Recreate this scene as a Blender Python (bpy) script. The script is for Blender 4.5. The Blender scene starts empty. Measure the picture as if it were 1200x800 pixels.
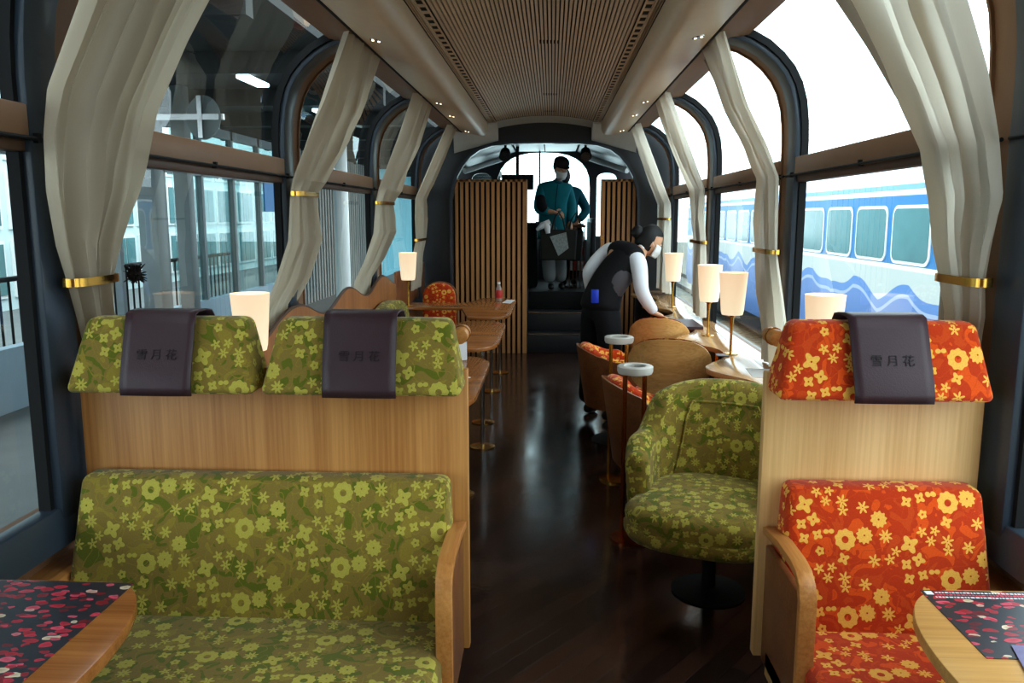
import bpy, bmesh, math, random
from mathutils import Vector, Matrix, Euler
random.seed(7)
PI = math.pi
sc = bpy.context.scene
C = sc.collection

# ------------------------------------------------------------------ materials
def new_mat(name):
    m = bpy.data.materials.new(name); m.use_nodes = True
    nt = m.node_tree; nt.nodes.clear()
    out = nt.nodes.new('ShaderNodeOutputMaterial')
    return m, nt, out

def lin(c):
    return tuple(((v/255)/12.92 if v/255 <= .04045 else ((v/255+.055)/1.055)**2.4) for v in c) + (1,)

def link(nt, a, b): nt.links.new(a, b)

def pbsdf(nt, out, col=None, rough=.5, metal=0, spec=.5, coat=0):
    b = nt.nodes.new('ShaderNodeBsdfPrincipled')
    if col is not None: b.inputs['Base Color'].default_value = col
    b.inputs['Roughness'].default_value = rough
    b.inputs['Metallic'].default_value = metal
    b.inputs['Specular IOR Level'].default_value = spec
    b.inputs['Coat Weight'].default_value = coat
    link(nt, b.outputs[0], out.inputs[0])
    return b

def math_n(nt, op, a, b=None, c=None):
    n = nt.nodes.new('ShaderNodeMath'); n.operation = op
    for i, v in enumerate((a, b, c)):
        if v is None: continue
        if isinstance(v, (int, float)): n.inputs[i].default_value = v
        else: link(nt, v, n.inputs[i])
    return n.outputs[0]

def plain(name, rgb, rough=.5, metal=0, spec=.5, noise=.06, nscale=12, bump=0, coat=0):
    m, nt, out = new_mat(name)
    b = pbsdf(nt, out, None, rough, metal, spec, coat)
    tc = nt.nodes.new('ShaderNodeTexCoord')
    nz = nt.nodes.new('ShaderNodeTexNoise'); nz.inputs['Scale'].default_value = nscale; nz.inputs['Detail'].default_value = 3
    link(nt, tc.outputs['Object'], nz.inputs['Vector'])
    mx = nt.nodes.new('ShaderNodeMix'); mx.data_type = 'RGBA'
    c = lin(rgb)
    mx.inputs['A'].default_value = tuple(v*(1-noise*2) for v in c[:3])+(1,)
    mx.inputs['B'].default_value = tuple(min(1, v*(1+noise*2)) for v in c[:3])+(1,)
    link(nt, nz.outputs[0], mx.inputs['Factor']); link(nt, mx.outputs['Result'], b.inputs['Base Color'])
    if bump:
        bp = nt.nodes.new('ShaderNodeBump'); bp.inputs['Strength'].default_value = bump; bp.inputs['Distance'].default_value = .004
        n2 = nt.nodes.new('ShaderNodeTexNoise'); n2.inputs['Scale'].default_value = nscale*8
        link(nt, tc.outputs['Object'], n2.inputs['Vector']); link(nt, n2.outputs[0], bp.inputs['Height']); link(nt, bp.outputs[0], b.inputs['Normal'])
    return m

def wood(name, dark, light, axis='z', rough=.4, scale=1.0, coat=0.0):
    m, nt, out = new_mat(name)
    b = pbsdf(nt, out, None, rough, 0, .4, coat)
    tc = nt.nodes.new('ShaderNodeTexCoord')
    mp = nt.nodes.new('ShaderNodeMapping')
    s = {'x': (1.2, 60, 60), 'y': (60, 1.2, 60), 'z': (60, 60, 1.2)}[axis]
    mp.inputs['Scale'].default_value = tuple(v*scale for v in s)
    link(nt, tc.outputs['Object'], mp.inputs[0])
    n1 = nt.nodes.new('ShaderNodeTexNoise'); n1.inputs['Scale'].default_value = 1.6; n1.inputs['Detail'].default_value = 5; n1.inputs['Roughness'].default_value = .65
    link(nt, mp.outputs[0], n1.inputs['Vector'])
    mp2 = nt.nodes.new('ShaderNodeMapping')
    s2 = {'x': (.3, 9, 9), 'y': (9, .3, 9), 'z': (9, 9, .3)}[axis]
    mp2.inputs['Scale'].default_value = s2
    link(nt, tc.outputs['Object'], mp2.inputs[0])
    n2 = nt.nodes.new('ShaderNodeTexNoise'); n2.inputs['Scale'].default_value = 1.3; n2.inputs['Detail'].default_value = 2
    link(nt, mp2.outputs[0], n2.inputs['Vector'])
    f = math_n(nt, 'ADD', math_n(nt, 'MULTIPLY', n1.outputs[0], .6), math_n(nt, 'MULTIPLY', n2.outputs[0], .5))
    r = nt.nodes.new('ShaderNodeValToRGB')
    r.color_ramp.elements[0].position = .38; r.color_ramp.elements[0].color = lin(dark)
    r.color_ramp.elements[1].position = .68; r.color_ramp.elements[1].color = lin(light)
    link(nt, f, r.inputs[0]); link(nt, r.outputs[0], b.inputs['Base Color'])
    return m

def emis(name, rgb, strength):
    m, nt, out = new_mat(name)
    e = nt.nodes.new('ShaderNodeEmission'); e.inputs[0].default_value = lin(rgb); e.inputs[1].default_value = strength
    link(nt, e.outputs[0], out.inputs[0]); return m

def glass_mat(name, tint, refl=.08):
    m, nt, out = new_mat(name)
    t = nt.nodes.new('ShaderNodeBsdfTransparent'); t.inputs[0].default_value = tint
    g = nt.nodes.new('ShaderNodeBsdfGlossy'); g.inputs['Roughness'].default_value = .0
    lw = nt.nodes.new('ShaderNodeLayerWeight'); lw.inputs[0].default_value = .5
    f = math_n(nt, 'MULTIPLY_ADD', math_n(nt, 'POWER', lw.outputs['Facing'], 5), .9, refl)
    f = math_n(nt, 'MINIMUM', f, .85)
    mx = nt.nodes.new('ShaderNodeMixShader')
    link(nt, f, mx.inputs[0]); link(nt, t.outputs[0], mx.inputs[1]); link(nt, g.outputs[0], mx.inputs[2])
    link(nt, mx.outputs[0], out.inputs[0]); return m

def cloth_trans(name, rgb, trans=.35):
    m, nt, out = new_mat(name)
    d = nt.nodes.new('ShaderNodeBsdfDiffuse'); d.inputs[0].default_value = lin(rgb)
    t = nt.nodes.new('ShaderNodeBsdfTranslucent'); t.inputs[0].default_value = lin(rgb)
    mx = nt.nodes.new('ShaderNodeMixShader'); mx.inputs[0].default_value = trans
    link(nt, d.outputs[0], mx.inputs[1]); link(nt, t.outputs[0], mx.inputs[2]); link(nt, mx.outputs[0], out.inputs[0])
    tc = nt.nodes.new('ShaderNodeTexCoord'); nz = nt.nodes.new('ShaderNodeTexNoise'); nz.inputs['Scale'].default_value = 500
    link(nt, tc.outputs['Object'], nz.inputs['Vector'])
    bp = nt.nodes.new('ShaderNodeBump'); bp.inputs['Strength'].default_value = .15; bp.inputs['Distance'].default_value = .002
    link(nt, nz.outputs[0], bp.inputs['Height']); link(nt, bp.outputs[0], d.inputs['Normal'])
    return m

# --- woven flower pattern: a half-drop repeat of about twenty blooms, as a node group
MOT = [ # x, y (cm in the repeat, y up), radius, petals, lobe depth, hole radius
    (30.0, -29.8, 3.0, 4, .26, .35), (33.0, -34.8, 2.2, 4, .24, .35), (28.7, -36.5, 1.9, 4, .24, .3), (29.5, -41.3, 1.9, 4, .24, .3), (34.3, -40.0, 1.8, 4, .24, .3),
    (38.3, -38.8, 1.6, 2, .5, 0), (44.0, -41.5, 3.7, 9, .06, 1.2), (50.8, -40.0, 2.9, 11, .1, .3), (35.0, -45.5, 1.6, 5, .15, .4), (43.2, -48.0, 2.0, 4, .26, .3),
    (34.5, -25.5, 1.7, 5, .36, .2), (39.0, -25.0, 1.6, 5, .36, .2), (37.5, -28.5, 1.7, 6, .37, .2), (43.3, -28.5, 2.0, 6, .42, .2), (43.5, -31.7, 1.7, 5, .42, .2), (50.5, -30.5, 2.0, 6, .37, .2),
    (56.0, -34.5, 2.9, 10, .1, .35), (21.8, -27.2, 2.2, 8, .3, .3), (25.2, -32.2, 1.6, 5, .42, .2), (17.5, -35.5, 2.0, 6, .4, .2), (23.0, -35.0, 1.7, 5, .42, .2)]
def pattern_group():
    g = bpy.data.node_groups.new('flower_repeat', 'ShaderNodeTree')
    g.interface.new_socket('Vector', in_out='INPUT', socket_type='NodeSocketVector')
    g.interface.new_socket('Mask', in_out='OUTPUT', socket_type='NodeSocketFloat')
    gi = g.nodes.new('NodeGroupInput'); go = g.nodes.new('NodeGroupOutput')
    W, S, H = 27.5, 9.8, 19.6            # cm: step across, drop, repeat height
    sx = g.nodes.new('ShaderNodeSeparateXYZ'); link(g, gi.outputs[0], sx.inputs[0])
    X = math_n(g, 'MULTIPLY', sx.outputs[0], 100); Y = math_n(g, 'MULTIPLY', sx.outputs[1], 100)
    a = math_n(g, 'DIVIDE', X, W)
    b = math_n(g, 'DIVIDE', math_n(g, 'MULTIPLY_ADD', a, S, Y), H)   # row drops as one moves right
    cb = g.nodes.new('ShaderNodeCombineXYZ'); link(g, a, cb.inputs[0]); link(g, b, cb.inputs[1])
    total = None
    k = 100/132.5*1.0
    for (mx, my, R, n, amp, hole) in MOT:
        mx, my, R, hole = mx*k, my*k, R*k, hole*k
        ac = mx/W; bc = (my + S*ac)/H
        s = g.nodes.new('ShaderNodeVectorMath'); s.operation = 'SUBTRACT'; link(g, cb.outputs[0], s.inputs[0]); s.inputs[1].default_value = (ac, bc, 0)
        w = g.nodes.new('ShaderNodeVectorMath'); w.operation = 'WRAP'; link(g, s.outputs[0], w.inputs[0])
        w.inputs[1].default_value = (.5, .5, .5); w.inputs[2].default_value = (-.5, -.5, -.5)
        d1 = g.nodes.new('ShaderNodeVectorMath'); d1.operation = 'DOT_PRODUCT'; link(g, w.outputs[0], d1.inputs[0]); d1.inputs[1].default_value = (W, 0, 0)
        d2 = g.nodes.new('ShaderNodeVectorMath'); d2.operation = 'DOT_PRODUCT'; link(g, w.outputs[0], d2.inputs[0]); d2.inputs[1].default_value = (-S, H, 0)
        c2 = g.nodes.new('ShaderNodeCombineXYZ'); link(g, d1.outputs['Value'], c2.inputs[0]); link(g, d2.outputs['Value'], c2.inputs[1])
        ln = g.nodes.new('ShaderNodeVectorMath'); ln.operation = 'LENGTH'; link(g, c2.outputs[0], ln.inputs[0])
        at = math_n(g, 'ARCTAN2', d2.outputs['Value'], d1.outputs['Value'])
        cs = math_n(g, 'COSINE', math_n(g, 'MULTIPLY_ADD', at, n, mx*1.3))
        rr = math_n(g, 'MULTIPLY_ADD', cs, R*amp, R*(1-amp*.6))
        mk = math_n(g, 'LESS_THAN', ln.outputs['Value'], rr)
        if hole > .1:
            hk = math_n(g, 'GREATER_THAN', ln.outputs['Value'], hole)
            mk = math_n(g, 'MULTIPLY', mk, hk)
        total = mk if total is None else math_n(g, 'MAXIMUM', total, mk)
    link(g, total, go.inputs[0])
    return g
PG = pattern_group()

def fabric(name, base, leaf, bloom, leaf2):
    m, nt, out = new_mat(name)
    b = pbsdf(nt, out, None, .95, 0, .15)
    b.inputs['Sheen Weight'].default_value = .15
    uv = nt.nodes.new('ShaderNodeTexCoord')
    g = nt.nodes.new('ShaderNodeGroup'); g.node_tree = PG; link(nt, uv.outputs['UV'], g.inputs[0])
    # leaves and vines
    nz = nt.nodes.new('ShaderNodeTexNoise'); nz.inputs['Scale'].default_value = 16; nz.inputs['Detail'].default_value = 1.5; nz.inputs['Distortion'].default_value = 1.4
    link(nt, uv.outputs['UV'], nz.inputs['Vector'])
    r = nt.nodes.new('ShaderNodeValToRGB'); r.color_ramp.interpolation = 'CONSTANT'
    e = r.color_ramp.elements; e[0].position = 0; e[0].color = lin(leaf2); e[1].position = .40; e[1].color = lin(base)
    x = e.new(.57); x.color = lin(leaf)
    link(nt, nz.outputs[0], r.inputs[0])
    vn = nt.nodes.new('ShaderNodeTexNoise'); vn.inputs['Scale'].default_value = 7; vn.inputs['Detail'].default_value = 0; vn.inputs['Distortion'].default_value = 3
    link(nt, uv.outputs['UV'], vn.inputs['Vector'])
    band = math_n(nt, 'LESS_THAN', math_n(nt, 'ABSOLUTE', math_n(nt, 'SUBTRACT', vn.outputs[0], .5)), .012)
    m0 = nt.nodes.new('ShaderNodeMix'); m0.data_type = 'RGBA'; link(nt, band, m0.inputs['Factor']); link(nt, r.outputs[0], m0.inputs['A']); m0.inputs['B'].default_value = lin(leaf2)
    m1 = nt.nodes.new('ShaderNodeMix'); m1.data_type = 'RGBA'
    link(nt, g.outputs[0], m1.inputs['Factor']); link(nt, m0.outputs['Result'], m1.inputs['A']); m1.inputs['B'].default_value = lin(bloom)
    wn = nt.nodes.new('ShaderNodeTexNoise'); wn.inputs['Scale'].default_value = 260; link(nt, uv.outputs['UV'], wn.inputs['Vector'])
    mm = nt.nodes.new('ShaderNodeMix'); mm.data_type = 'RGBA'; mm.blend_type = 'MULTIPLY'; mm.inputs['Factor'].default_value = .35
    link(nt, m1.outputs['Result'], mm.inputs['A']); link(nt, wn.outputs[0], mm.inputs['B'])
    gm = nt.nodes.new('ShaderNodeMix'); gm.data_type = 'RGBA'; gm.blend_type = 'MULTIPLY'; gm.inputs['Factor'].default_value = 1
    link(nt, mm.outputs['Result'], gm.inputs['A']); gm.inputs['B'].default_value = (1.15, 1.15, 1.15, 1)
    link(nt, gm.outputs['Result'], b.inputs['Base Color'])
    return m

M = {}
M['green'] = fabric('green_floral_fabric', (140, 118, 56), (106, 110, 32), (190, 176, 80), (152, 132, 54))
M['orange'] = fabric('orange_floral_fabric', (196, 62, 22), (226, 88, 26), (244, 184, 84), (206, 76, 26))
M['honey'] = wood('honey_wood', (168, 108, 52), (206, 148, 84), 'z', .45)
M['pale'] = wood('honey_wood_daylit', (206, 158, 98), (232, 190, 132), 'z', .45)  # honey wood again, with the right side's daylight put into its colour
M['honey_x'] = wood('honey_wood_across', (170, 108, 50), (206, 146, 78), 'y', .28)
M['table'] = wood('table_wood', (138, 82, 40), (176, 112, 60), 'x', .22, coat=.2)
M['table_front'] = wood('front_table_wood', (196, 140, 78), (226, 176, 108), 'x', .3)
M['counter'] = wood('counter_wood', (186, 138, 90), (212, 166, 118), 'y', .16, coat=.3)
M['arm'] = wood('armrest_wood', (180, 116, 58), (214, 152, 88), 'y', .35)
M['shell'] = wood('chair_shell_wood', (206, 148, 82), (238, 188, 122), 'x', .35)
M['shell_d'] = wood('dark_shell_wood', (110, 66, 38), (140, 88, 52), 'x', .35)
M['slat'] = wood('slat_wood', (172, 118, 72), (206, 150, 98), 'z', .5)
M['wave'] = wood('wave_panel_wood', (150, 92, 48), (180, 118, 66), 'z', .45)
M['brown'] = plain('brown_metal_trim', (138, 102, 74), .45, .0, .5, .04)
M['brown_d'] = plain('dark_brown_trim', (84, 58, 42), .5, 0, .5, .04)
M['black'] = plain('black_frame', (54, 64, 76), .3, 0, .5, .03)
M['blackmat'] = plain('matt_black', (16, 16, 18), .7, 0, .3, .03)
M['cream'] = plain('cream_ceiling_panel', (222, 200, 174), .38, 0, .5, .03)
M['slatceil'] = plain('ceiling_slat', (226, 204, 180), .5, 0, .4, .05)
M['slatgap'] = plain('ceiling_gap', (58, 48, 42), .8, 0, .2, .03)
M['grey'] = plain('grey_lining', (222, 220, 216), .4, 0, .5, .04)
M['dgrey'] = plain('dark_grey_lining', (44, 46, 50), .4, 0, .5, .04)
M['leather'] = plain('dark_leather', (66, 46, 52), .42, 0, .32, .04, 30, .15)
M['emboss'] = plain('embossed_dark', (40, 28, 33), .6, 0, .3, .02)
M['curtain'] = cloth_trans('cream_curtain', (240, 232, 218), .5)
M['curtain_shade'] = cloth_trans('cream_curtain_shaded', (206, 192, 172), .3)  # same cream cloth, darkened in colour for the dimmer left side
M['curtain_in'] = cloth_trans('grey_curtain', (190, 176, 158), .3)
M['fold_shade'] = cloth_trans('grey_brown_fold_shade', (150, 134, 116), .15)  # dark tone paints the shade of the curtain's far folds
M['gold'] = plain('brass', (214, 164, 78), .22, 1, .5, .03)
M['copper'] = plain('copper', (176, 96, 54), .22, 1, .5, .03)
M['silver'] = plain('steel', (190, 190, 190), .25, 1, .5, .03)
M['ring'] = plain('pale_ring', (206, 200, 192), .4, 0, .5, .03)
M['white'] = plain('white_plastic', (232, 232, 230), .4, 0, .5, .02)
M['paper'] = plain('paper', (236, 236, 238), .7, 0, .3, .02)
M['wallbrown'] = plain('brown_wall_laminate', (122, 86, 60), .5, 0, .4, .05)
M['mat'] = plain('charcoal_mat', (44, 42, 50), .45, 0, .5, .05)
M['petal1'] = plain('petal_red', (190, 32, 52), .5, 0, .4, .2, 60)
M['petal2'] = plain('petal_dark_red', (130, 22, 40), .5, 0, .4, .2, 60)
M['petal3'] = plain('petal_pink', (224, 84, 104), .5, 0, .4, .15, 60)
M['petal4'] = plain('petal_ivory', (222, 206, 168), .5, 0, .4, .1, 60)
M['skin'] = plain('skin', (208, 158, 126), .55, 0, .4, .04)
M['hair'] = plain('black_hair', (12, 10, 10), .6, 0, .5, .1, 60)
M['shirt'] = plain('white_shirt', (226, 228, 234), .8, 0, .2, .03)
M['vest'] = plain('black_vest', (22, 22, 25), .8, 0, .2, .03)
M['vestgrey'] = plain('grey_vest_side', (84, 80, 84), .8, 0, .2, .03)
M['trouser'] = plain('black_trousers', (20, 20, 24), .8, 0, .2, .03)
M['teal'] = plain('teal_coat', (16, 118, 128), .75, 0, .2, .1, 9)
M['dteal'] = plain('dark_teal_coat', (14, 84, 98), .75, 0, .2, .1, 9)
M['lgrey'] = plain('grey_trousers', (120, 122, 122), .85, 0, .2, .05)
M['tote'] = plain('dark_tote', (44, 44, 40), .8, 0, .2, .05)
M['totew'] = plain('tote_print', (150, 158, 156), .7, 0, .2, .3, 55)
M['shoe'] = plain('black_shoe', (14, 14, 15), .35, 0, .5, .03)
M['blue'] = plain('blue_badge', (24, 60, 190), .4, 0, .5, .03)
M['red'] = plain('red_label', (190, 36, 32), .4, 0, .5, .03)
M['bottle'] = plain('bottle_plastic', (150, 130, 120), .12, 0, .6, .03)
M['fur'] = plain('dark_tassel', (26, 20, 16), .9, 0, .2, .1, 60)
M['glass'] = glass_mat('window_glass', (.86, .95, .95, 1), .05)
M['shade'] = None

def shade_mat():
    m, nt, out = new_mat('frosted_lamp_shade')
    tc = nt.nodes.new('ShaderNodeTexCoord'); sp = nt.nodes.new('ShaderNodeSeparateXYZ'); link(nt, tc.outputs['Generated'], sp.inputs[0])
    r = nt.nodes.new('ShaderNodeValToRGB')
    r.color_ramp.elements[0].color = lin((255, 236, 200)); r.color_ramp.elements[1].color = lin((250, 214, 176))
    r.color_ramp.elements[1].position = 1
    link(nt, sp.outputs[2], r.inputs[0])
    e = nt.nodes.new('ShaderNodeEmission'); link(nt, r.outputs[0], e.inputs[0]); e.inputs[1].default_value = .8
    d = nt.nodes.new('ShaderNodeBsdfDiffuse'); d.inputs[0].default_value = lin((190, 176, 156))
    a = nt.nodes.new('ShaderNodeAddShader'); link(nt, e.outputs[0], a.inputs[0]); link(nt, d.outputs[0], a.inputs[1]); link(nt, a.outputs[0], out.inputs[0])
    return m
M['shade'] = shade_mat()

def floor_mat():
    m, nt, out = new_mat('dark_plank_floor')
    b = pbsdf(nt, out, None, .2, 0, .8)
    tc = nt.nodes.new('ShaderNodeTexCoord'); mp = nt.nodes.new('ShaderNodeMapping')
    mp.inputs['Rotation'].default_value = (0, 0, math.radians(-52)); link(nt, tc.outputs['Object'], mp.inputs[0])
    br = nt.nodes.new('ShaderNodeTexBrick'); br.inputs['Scale'].default_value = 1
    br.inputs['Brick Width'].default_value = 2.5; br.inputs['Row Height'].default_value = .075; br.inputs['Mortar Size'].default_value = .002
    br.inputs['Color1'].default_value = lin((84, 54, 42)); br.inputs['Color2'].default_value = lin((42, 29, 26)); br.inputs['Mortar'].default_value = lin((14, 11, 11))
    link(nt, mp.outputs[0], br.inputs['Vector'])
    nz = nt.nodes.new('ShaderNodeTexNoise'); nz.inputs['Scale'].default_value = 3.5; nz.inputs['Detail'].default_value = 6; link(nt, mp.outputs[0], nz.inputs['Vector'])
    mm = nt.nodes.new('ShaderNodeMix'); mm.data_type = 'RGBA'; mm.blend_type = 'MULTIPLY'; mm.inputs['Factor'].default_value = .6
    link(nt, br.outputs[0], mm.inputs['A']); link(nt, nz.outputs[0], mm.inputs['B']); link(nt, mm.outputs['Result'], b.inputs['Base Color'])
    rg = math_n(nt, 'MULTIPLY_ADD', nz.outputs[0], .2, .06); link(nt, rg, b.inputs['Roughness'])
    bp = nt.nodes.new('ShaderNodeBump'); bp.inputs['Strength'].default_value = .35; bp.inputs['Distance'].default_value = .002
    n3 = nt.nodes.new('ShaderNodeTexNoise'); n3.inputs['Scale'].default_value = 45; link(nt, tc.outputs['Object'], n3.inputs['Vector'])
    h = math_n(nt, 'ADD', math_n(nt, 'MULTIPLY', br.outputs['Fac'], -1), math_n(nt, 'MULTIPLY', n3.outputs[0], .5))
    link(nt, h, bp.inputs['Height']); link(nt, bp.outputs[0], b.inputs['Normal'])
    return m
M['floor'] = floor_mat()

def petal_mat():
    m, nt, out = new_mat('petal_print'); b = pbsdf(nt, out, None, .4)
    tc = nt.nodes.new('ShaderNodeTexCoord')
    cur = None
    for k, (sc_, rot, thr) in enumerate(((26, .5, .38), (34, 1.9, .33))):
        mp = nt.nodes.new('ShaderNodeMapping'); mp.inputs['Rotation'].default_value = (0, 0, rot); mp.inputs['Location'].default_value = (k*3.7, k*1.3, 0); mp.inputs['Scale'].default_value = (1, 1.7, 1)
        link(nt, tc.outputs['Object'], mp.inputs[0])
        nz = nt.nodes.new('ShaderNodeTexNoise'); nz.inputs['Scale'].default_value = 30; link(nt, tc.outputs['Object'], nz.inputs['Vector'])
        ad = nt.nodes.new('ShaderNodeVectorMath'); ad.operation = 'MULTIPLY_ADD'; link(nt, nz.outputs['Color'], ad.inputs[0]); ad.inputs[1].default_value = (.03,.03,0); link(nt, mp.outputs[0], ad.inputs[2])
        v = nt.nodes.new('ShaderNodeTexVoronoi'); v.voronoi_dimensions = '2D'; v.inputs['Scale'].default_value = sc_; link(nt, ad.outputs[0], v.inputs['Vector'])
        sp = nt.nodes.new('ShaderNodeSeparateColor'); link(nt, v.outputs['Color'], sp.inputs[0])
        r = nt.nodes.new('ShaderNodeValToRGB'); e = r.color_ramp.elements
        e[0].position = 0; e[0].color = lin((110,16,32)); e[1].position = 1; e[1].color = lin((226,206,176))
        for p, c in ((.35,(176,26,46)),(.7,(214,52,78)),(.9,(226,96,120)),(.93,(222,200,170))):
            x = e.new(p); x.color = lin(c)
        link(nt, sp.outputs[0], r.inputs[0])
        keep = math_n(nt, 'GREATER_THAN', sp.outputs[1], .57)
        msk = math_n(nt, 'MULTIPLY', math_n(nt, 'LESS_THAN', v.outputs['Distance'], thr), keep)
        sh = nt.nodes.new('ShaderNodeMix'); sh.data_type = 'RGBA'; sh.blend_type = 'MULTIPLY'; sh.inputs['Factor'].default_value = .7
        link(nt, r.outputs[0], sh.inputs['A']); link(nt, math_n(nt, 'MULTIPLY_ADD', v.outputs['Distance'], 1.6, .45), sh.inputs['B'])
        mx = nt.nodes.new('ShaderNodeMix'); mx.data_type = 'RGBA'; link(nt, msk, mx.inputs['Factor'])
        if cur is None: mx.inputs['A'].default_value = lin((42,41,50))
        else: link(nt, cur, mx.inputs['A'])
        link(nt, sh.outputs['Result'], mx.inputs['B']); cur = mx.outputs['Result']
    link(nt, cur, b.inputs['Base Color']); return m
M['petals'] = petal_mat()

# ------------------------------------------------------------------ mesh helpers
class MB:
    def __init__(s): s.bm = bmesh.new(); s.mi = 0
    def face(s, vs):
        try:
            f = s.bm.faces.new(vs); f.material_index = s.mi; return f
        except ValueError: return None
    def hexa(s, p):      # eight points: bottom loop then top loop
        v = [s.bm.verts.new(q) for q in p]
        for a in ((3,2,1,0),(4,5,6,7),(0,1,5,4),(1,2,6,5),(2,3,7,6),(3,0,4,7)): s.face([v[i] for i in a])
        return v
    def box(s, x0, x1, y0, y1, z0, z1):
        return s.hexa([(x0,y0,z0),(x1,y0,z0),(x1,y1,z0),(x0,y1,z0),(x0,y0,z1),(x1,y0,z1),(x1,y1,z1),(x0,y1,z1)])
    def grid(s, f, nu, nv, closed_u=False, closed_v=False):
        g = [[s.bm.verts.new(f(i, j)) for j in range(nv)] for i in range(nu)]
        for i in range(nu if closed_u else nu-1):
            for j in range(nv if closed_v else nv-1):
                s.face([g[i][j], g[(i+1)%nu][j], g[(i+1)%nu][(j+1)%nv], g[i][(j+1)%nv]])
        return g
    def lathe(s, prof, c=(0,0,0), n=32):
        def f(i, j):
            a = 2*PI*i/n; r, z = prof[j]
            return (c[0]+r*math.cos(a), c[1]+r*math.sin(a), c[2]+z)
        g = s.grid(f, n, len(prof), closed_u=True)
        for j in (0, len(prof)-1):
            if prof[j][0] > 1e-5: s.face([g[i][j] for i in range(n)])
    def tube(s, pts, r, n=10, cap=True):
        pts = [Vector(p) for p in pts]
        rs = r if isinstance(r, (list, tuple)) else [r]*len(pts)
        rings = []
        t0 = (pts[1]-pts[0]).normalized()
        u = t0.orthogonal().normalized()
        for k, p in enumerate(pts):
            if k == 0: t = pts[1]-pts[0]
            elif k == len(pts)-1: t = pts[-1]-pts[-2]
            else: t = (pts[k+1]-pts[k]).normalized()+(pts[k]-pts[k-1]).normalized()
            t.normalize(); u = (u - t*u.dot(t)).normalized(); w = t.cross(u)
            rings.append([s.bm.verts.new(p+(u*math.cos(2*PI*i/n)+w*math.sin(2*PI*i/n))*rs[k]) for i in range(n)])
        for k in range(len(rings)-1):
            for i in range(n): s.face([rings[k][i], rings[k][(i+1)%n], rings[k+1][(i+1)%n], rings[k+1][i]])
        if cap: s.face(rings[0][::-1]); s.face(rings[-1])
    def prism(s, poly, f0, f1):    # poly of 2-D points, f0/f1 turn a point into 3-D
        a = [s.bm.verts.new(f0(p)) for p in poly]; b = [s.bm.verts.new(f1(p)) for p in poly]
        s.face(a[::-1]); s.face(b); n = len(poly)
        for i in range(n): s.face([a[i], a[(i+1)%n], b[(i+1)%n], b[i]])
    def ball(s, c, r, seg=20, rings=12, rot=None):
        c = Vector(c)
        def f(i, j):
            a = 2*PI*i/seg; b = PI*(j+.0)/(rings-1)
            v = Vector((r[0]*math.sin(b)*math.cos(a), r[1]*math.sin(b)*math.sin(a), r[2]*math.cos(b)))
            if rot is not None: v = rot @ v
            return c+v
        s.grid(f, seg, rings, closed_u=True)
    def build(s, name, mat, parent=None, bevel=0, seg=2, smooth=True, subsurf=0, angle=40, bisect=None):
        bm = s.bm
        bmesh.ops.remove_doubles(bm, verts=bm.verts, dist=1e-5)
        bmesh.ops.recalc_face_normals(bm, faces=bm.faces)
        if bevel:
            es = [e for e in bm.edges if len(e.link_faces) == 2 and e.calc_face_angle(0) > math.radians(30)]
            bmesh.ops.bevel(bm, geom=es, offset=bevel, segments=seg, profile=.5, affect='EDGES', clamp_overlap=True)
        uv = bm.loops.layers.uv.new('UVMap')
        for f in bm.faces:
            n = f.normal; ax = max(range(3), key=lambda i: abs(n[i])*(1.15 if i == 1 else 1))
            for l in f.loops:
                p = l.vert.co
                l[uv].uv = ((p.y, p.z), (p.x, p.z), (p.x, p.y))[ax]
        me = bpy.data.meshes.new(name); bm.to_mesh(me); bm.free()
        mats = mat if isinstance(mat, (list, tuple)) else [mat]
        for m in mats: me.materials.append(m)
        if smooth:
            for p in me.polygons: p.use_smooth = True
            try: me.set_sharp_from_angle(angle=math.radians(angle))
            except Exception: pass
        o = bpy.data.objects.new(name, me); C.objects.link(o)
        if subsurf:
            md = o.modifiers.new('s', 'SUBSURF'); md.levels = md.render_levels = subsurf
        if parent is not None:
            o.parent = parent
            o.matrix_parent_inverse = parent.matrix_world.inverted() if False else Matrix.Translation(-Vector(parent.location)) if tuple(parent.rotation_euler) == (0,0,0) else (Matrix.LocRotScale(parent.location, parent.rotation_euler, None)).inverted()
        return o

def tag(o, label=None, cat=None, group=None, kind=None):
    if label: o['label'] = label
    if cat: o['category'] = cat
    if group: o['group'] = group
    if kind: o['kind'] = kind
    return o

def thing(name, label, cat, loc=(0,0,0), group=None, rz=0):
    o = bpy.data.objects.new(name, None); C.objects.link(o); o.location = loc; o.rotation_euler = (0,0,rz)
    o.empty_display_size = .05
    return tag(o, label, cat, group)

def local(o, parent):       # the child's mesh was written in the parent's own space
    o.parent = parent; o.matrix_parent_inverse = Matrix.Identity(4); return o

def copy_tree(root, loc, rz=None, label=None):
    r = root.copy(); C.objects.link(r); r.location = loc
    if rz is not None: r.rotation_euler = (0,0,rz)
    if label: r['label'] = label
    for ch in list(root.children):
        c = ch.copy(); C.objects.link(c); c.parent = r
        for g in list(ch.children):
            d = g.copy(); C.objects.link(d); d.parent = c
    return r

def smooth01(t): t = max(0, min(1, t)); return t*t*(3-2*t)
def interp(keys, t):
    for i in range(len(keys)-1):
        a, b = keys[i], keys[i+1]
        if (a[0] <= t <= b[0]) or (a[0] >= t >= b[0]):
            k = (t-a[0])/(b[0]-a[0]) if b[0] != a[0] else 0
            return [a[j]+(b[j]-a[j])*k for j in range(1, len(a))]
    return list(keys[0][1:]) if abs(t-keys[0][0]) < abs(t-keys[-1][0]) else list(keys[-1][1:])

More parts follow.
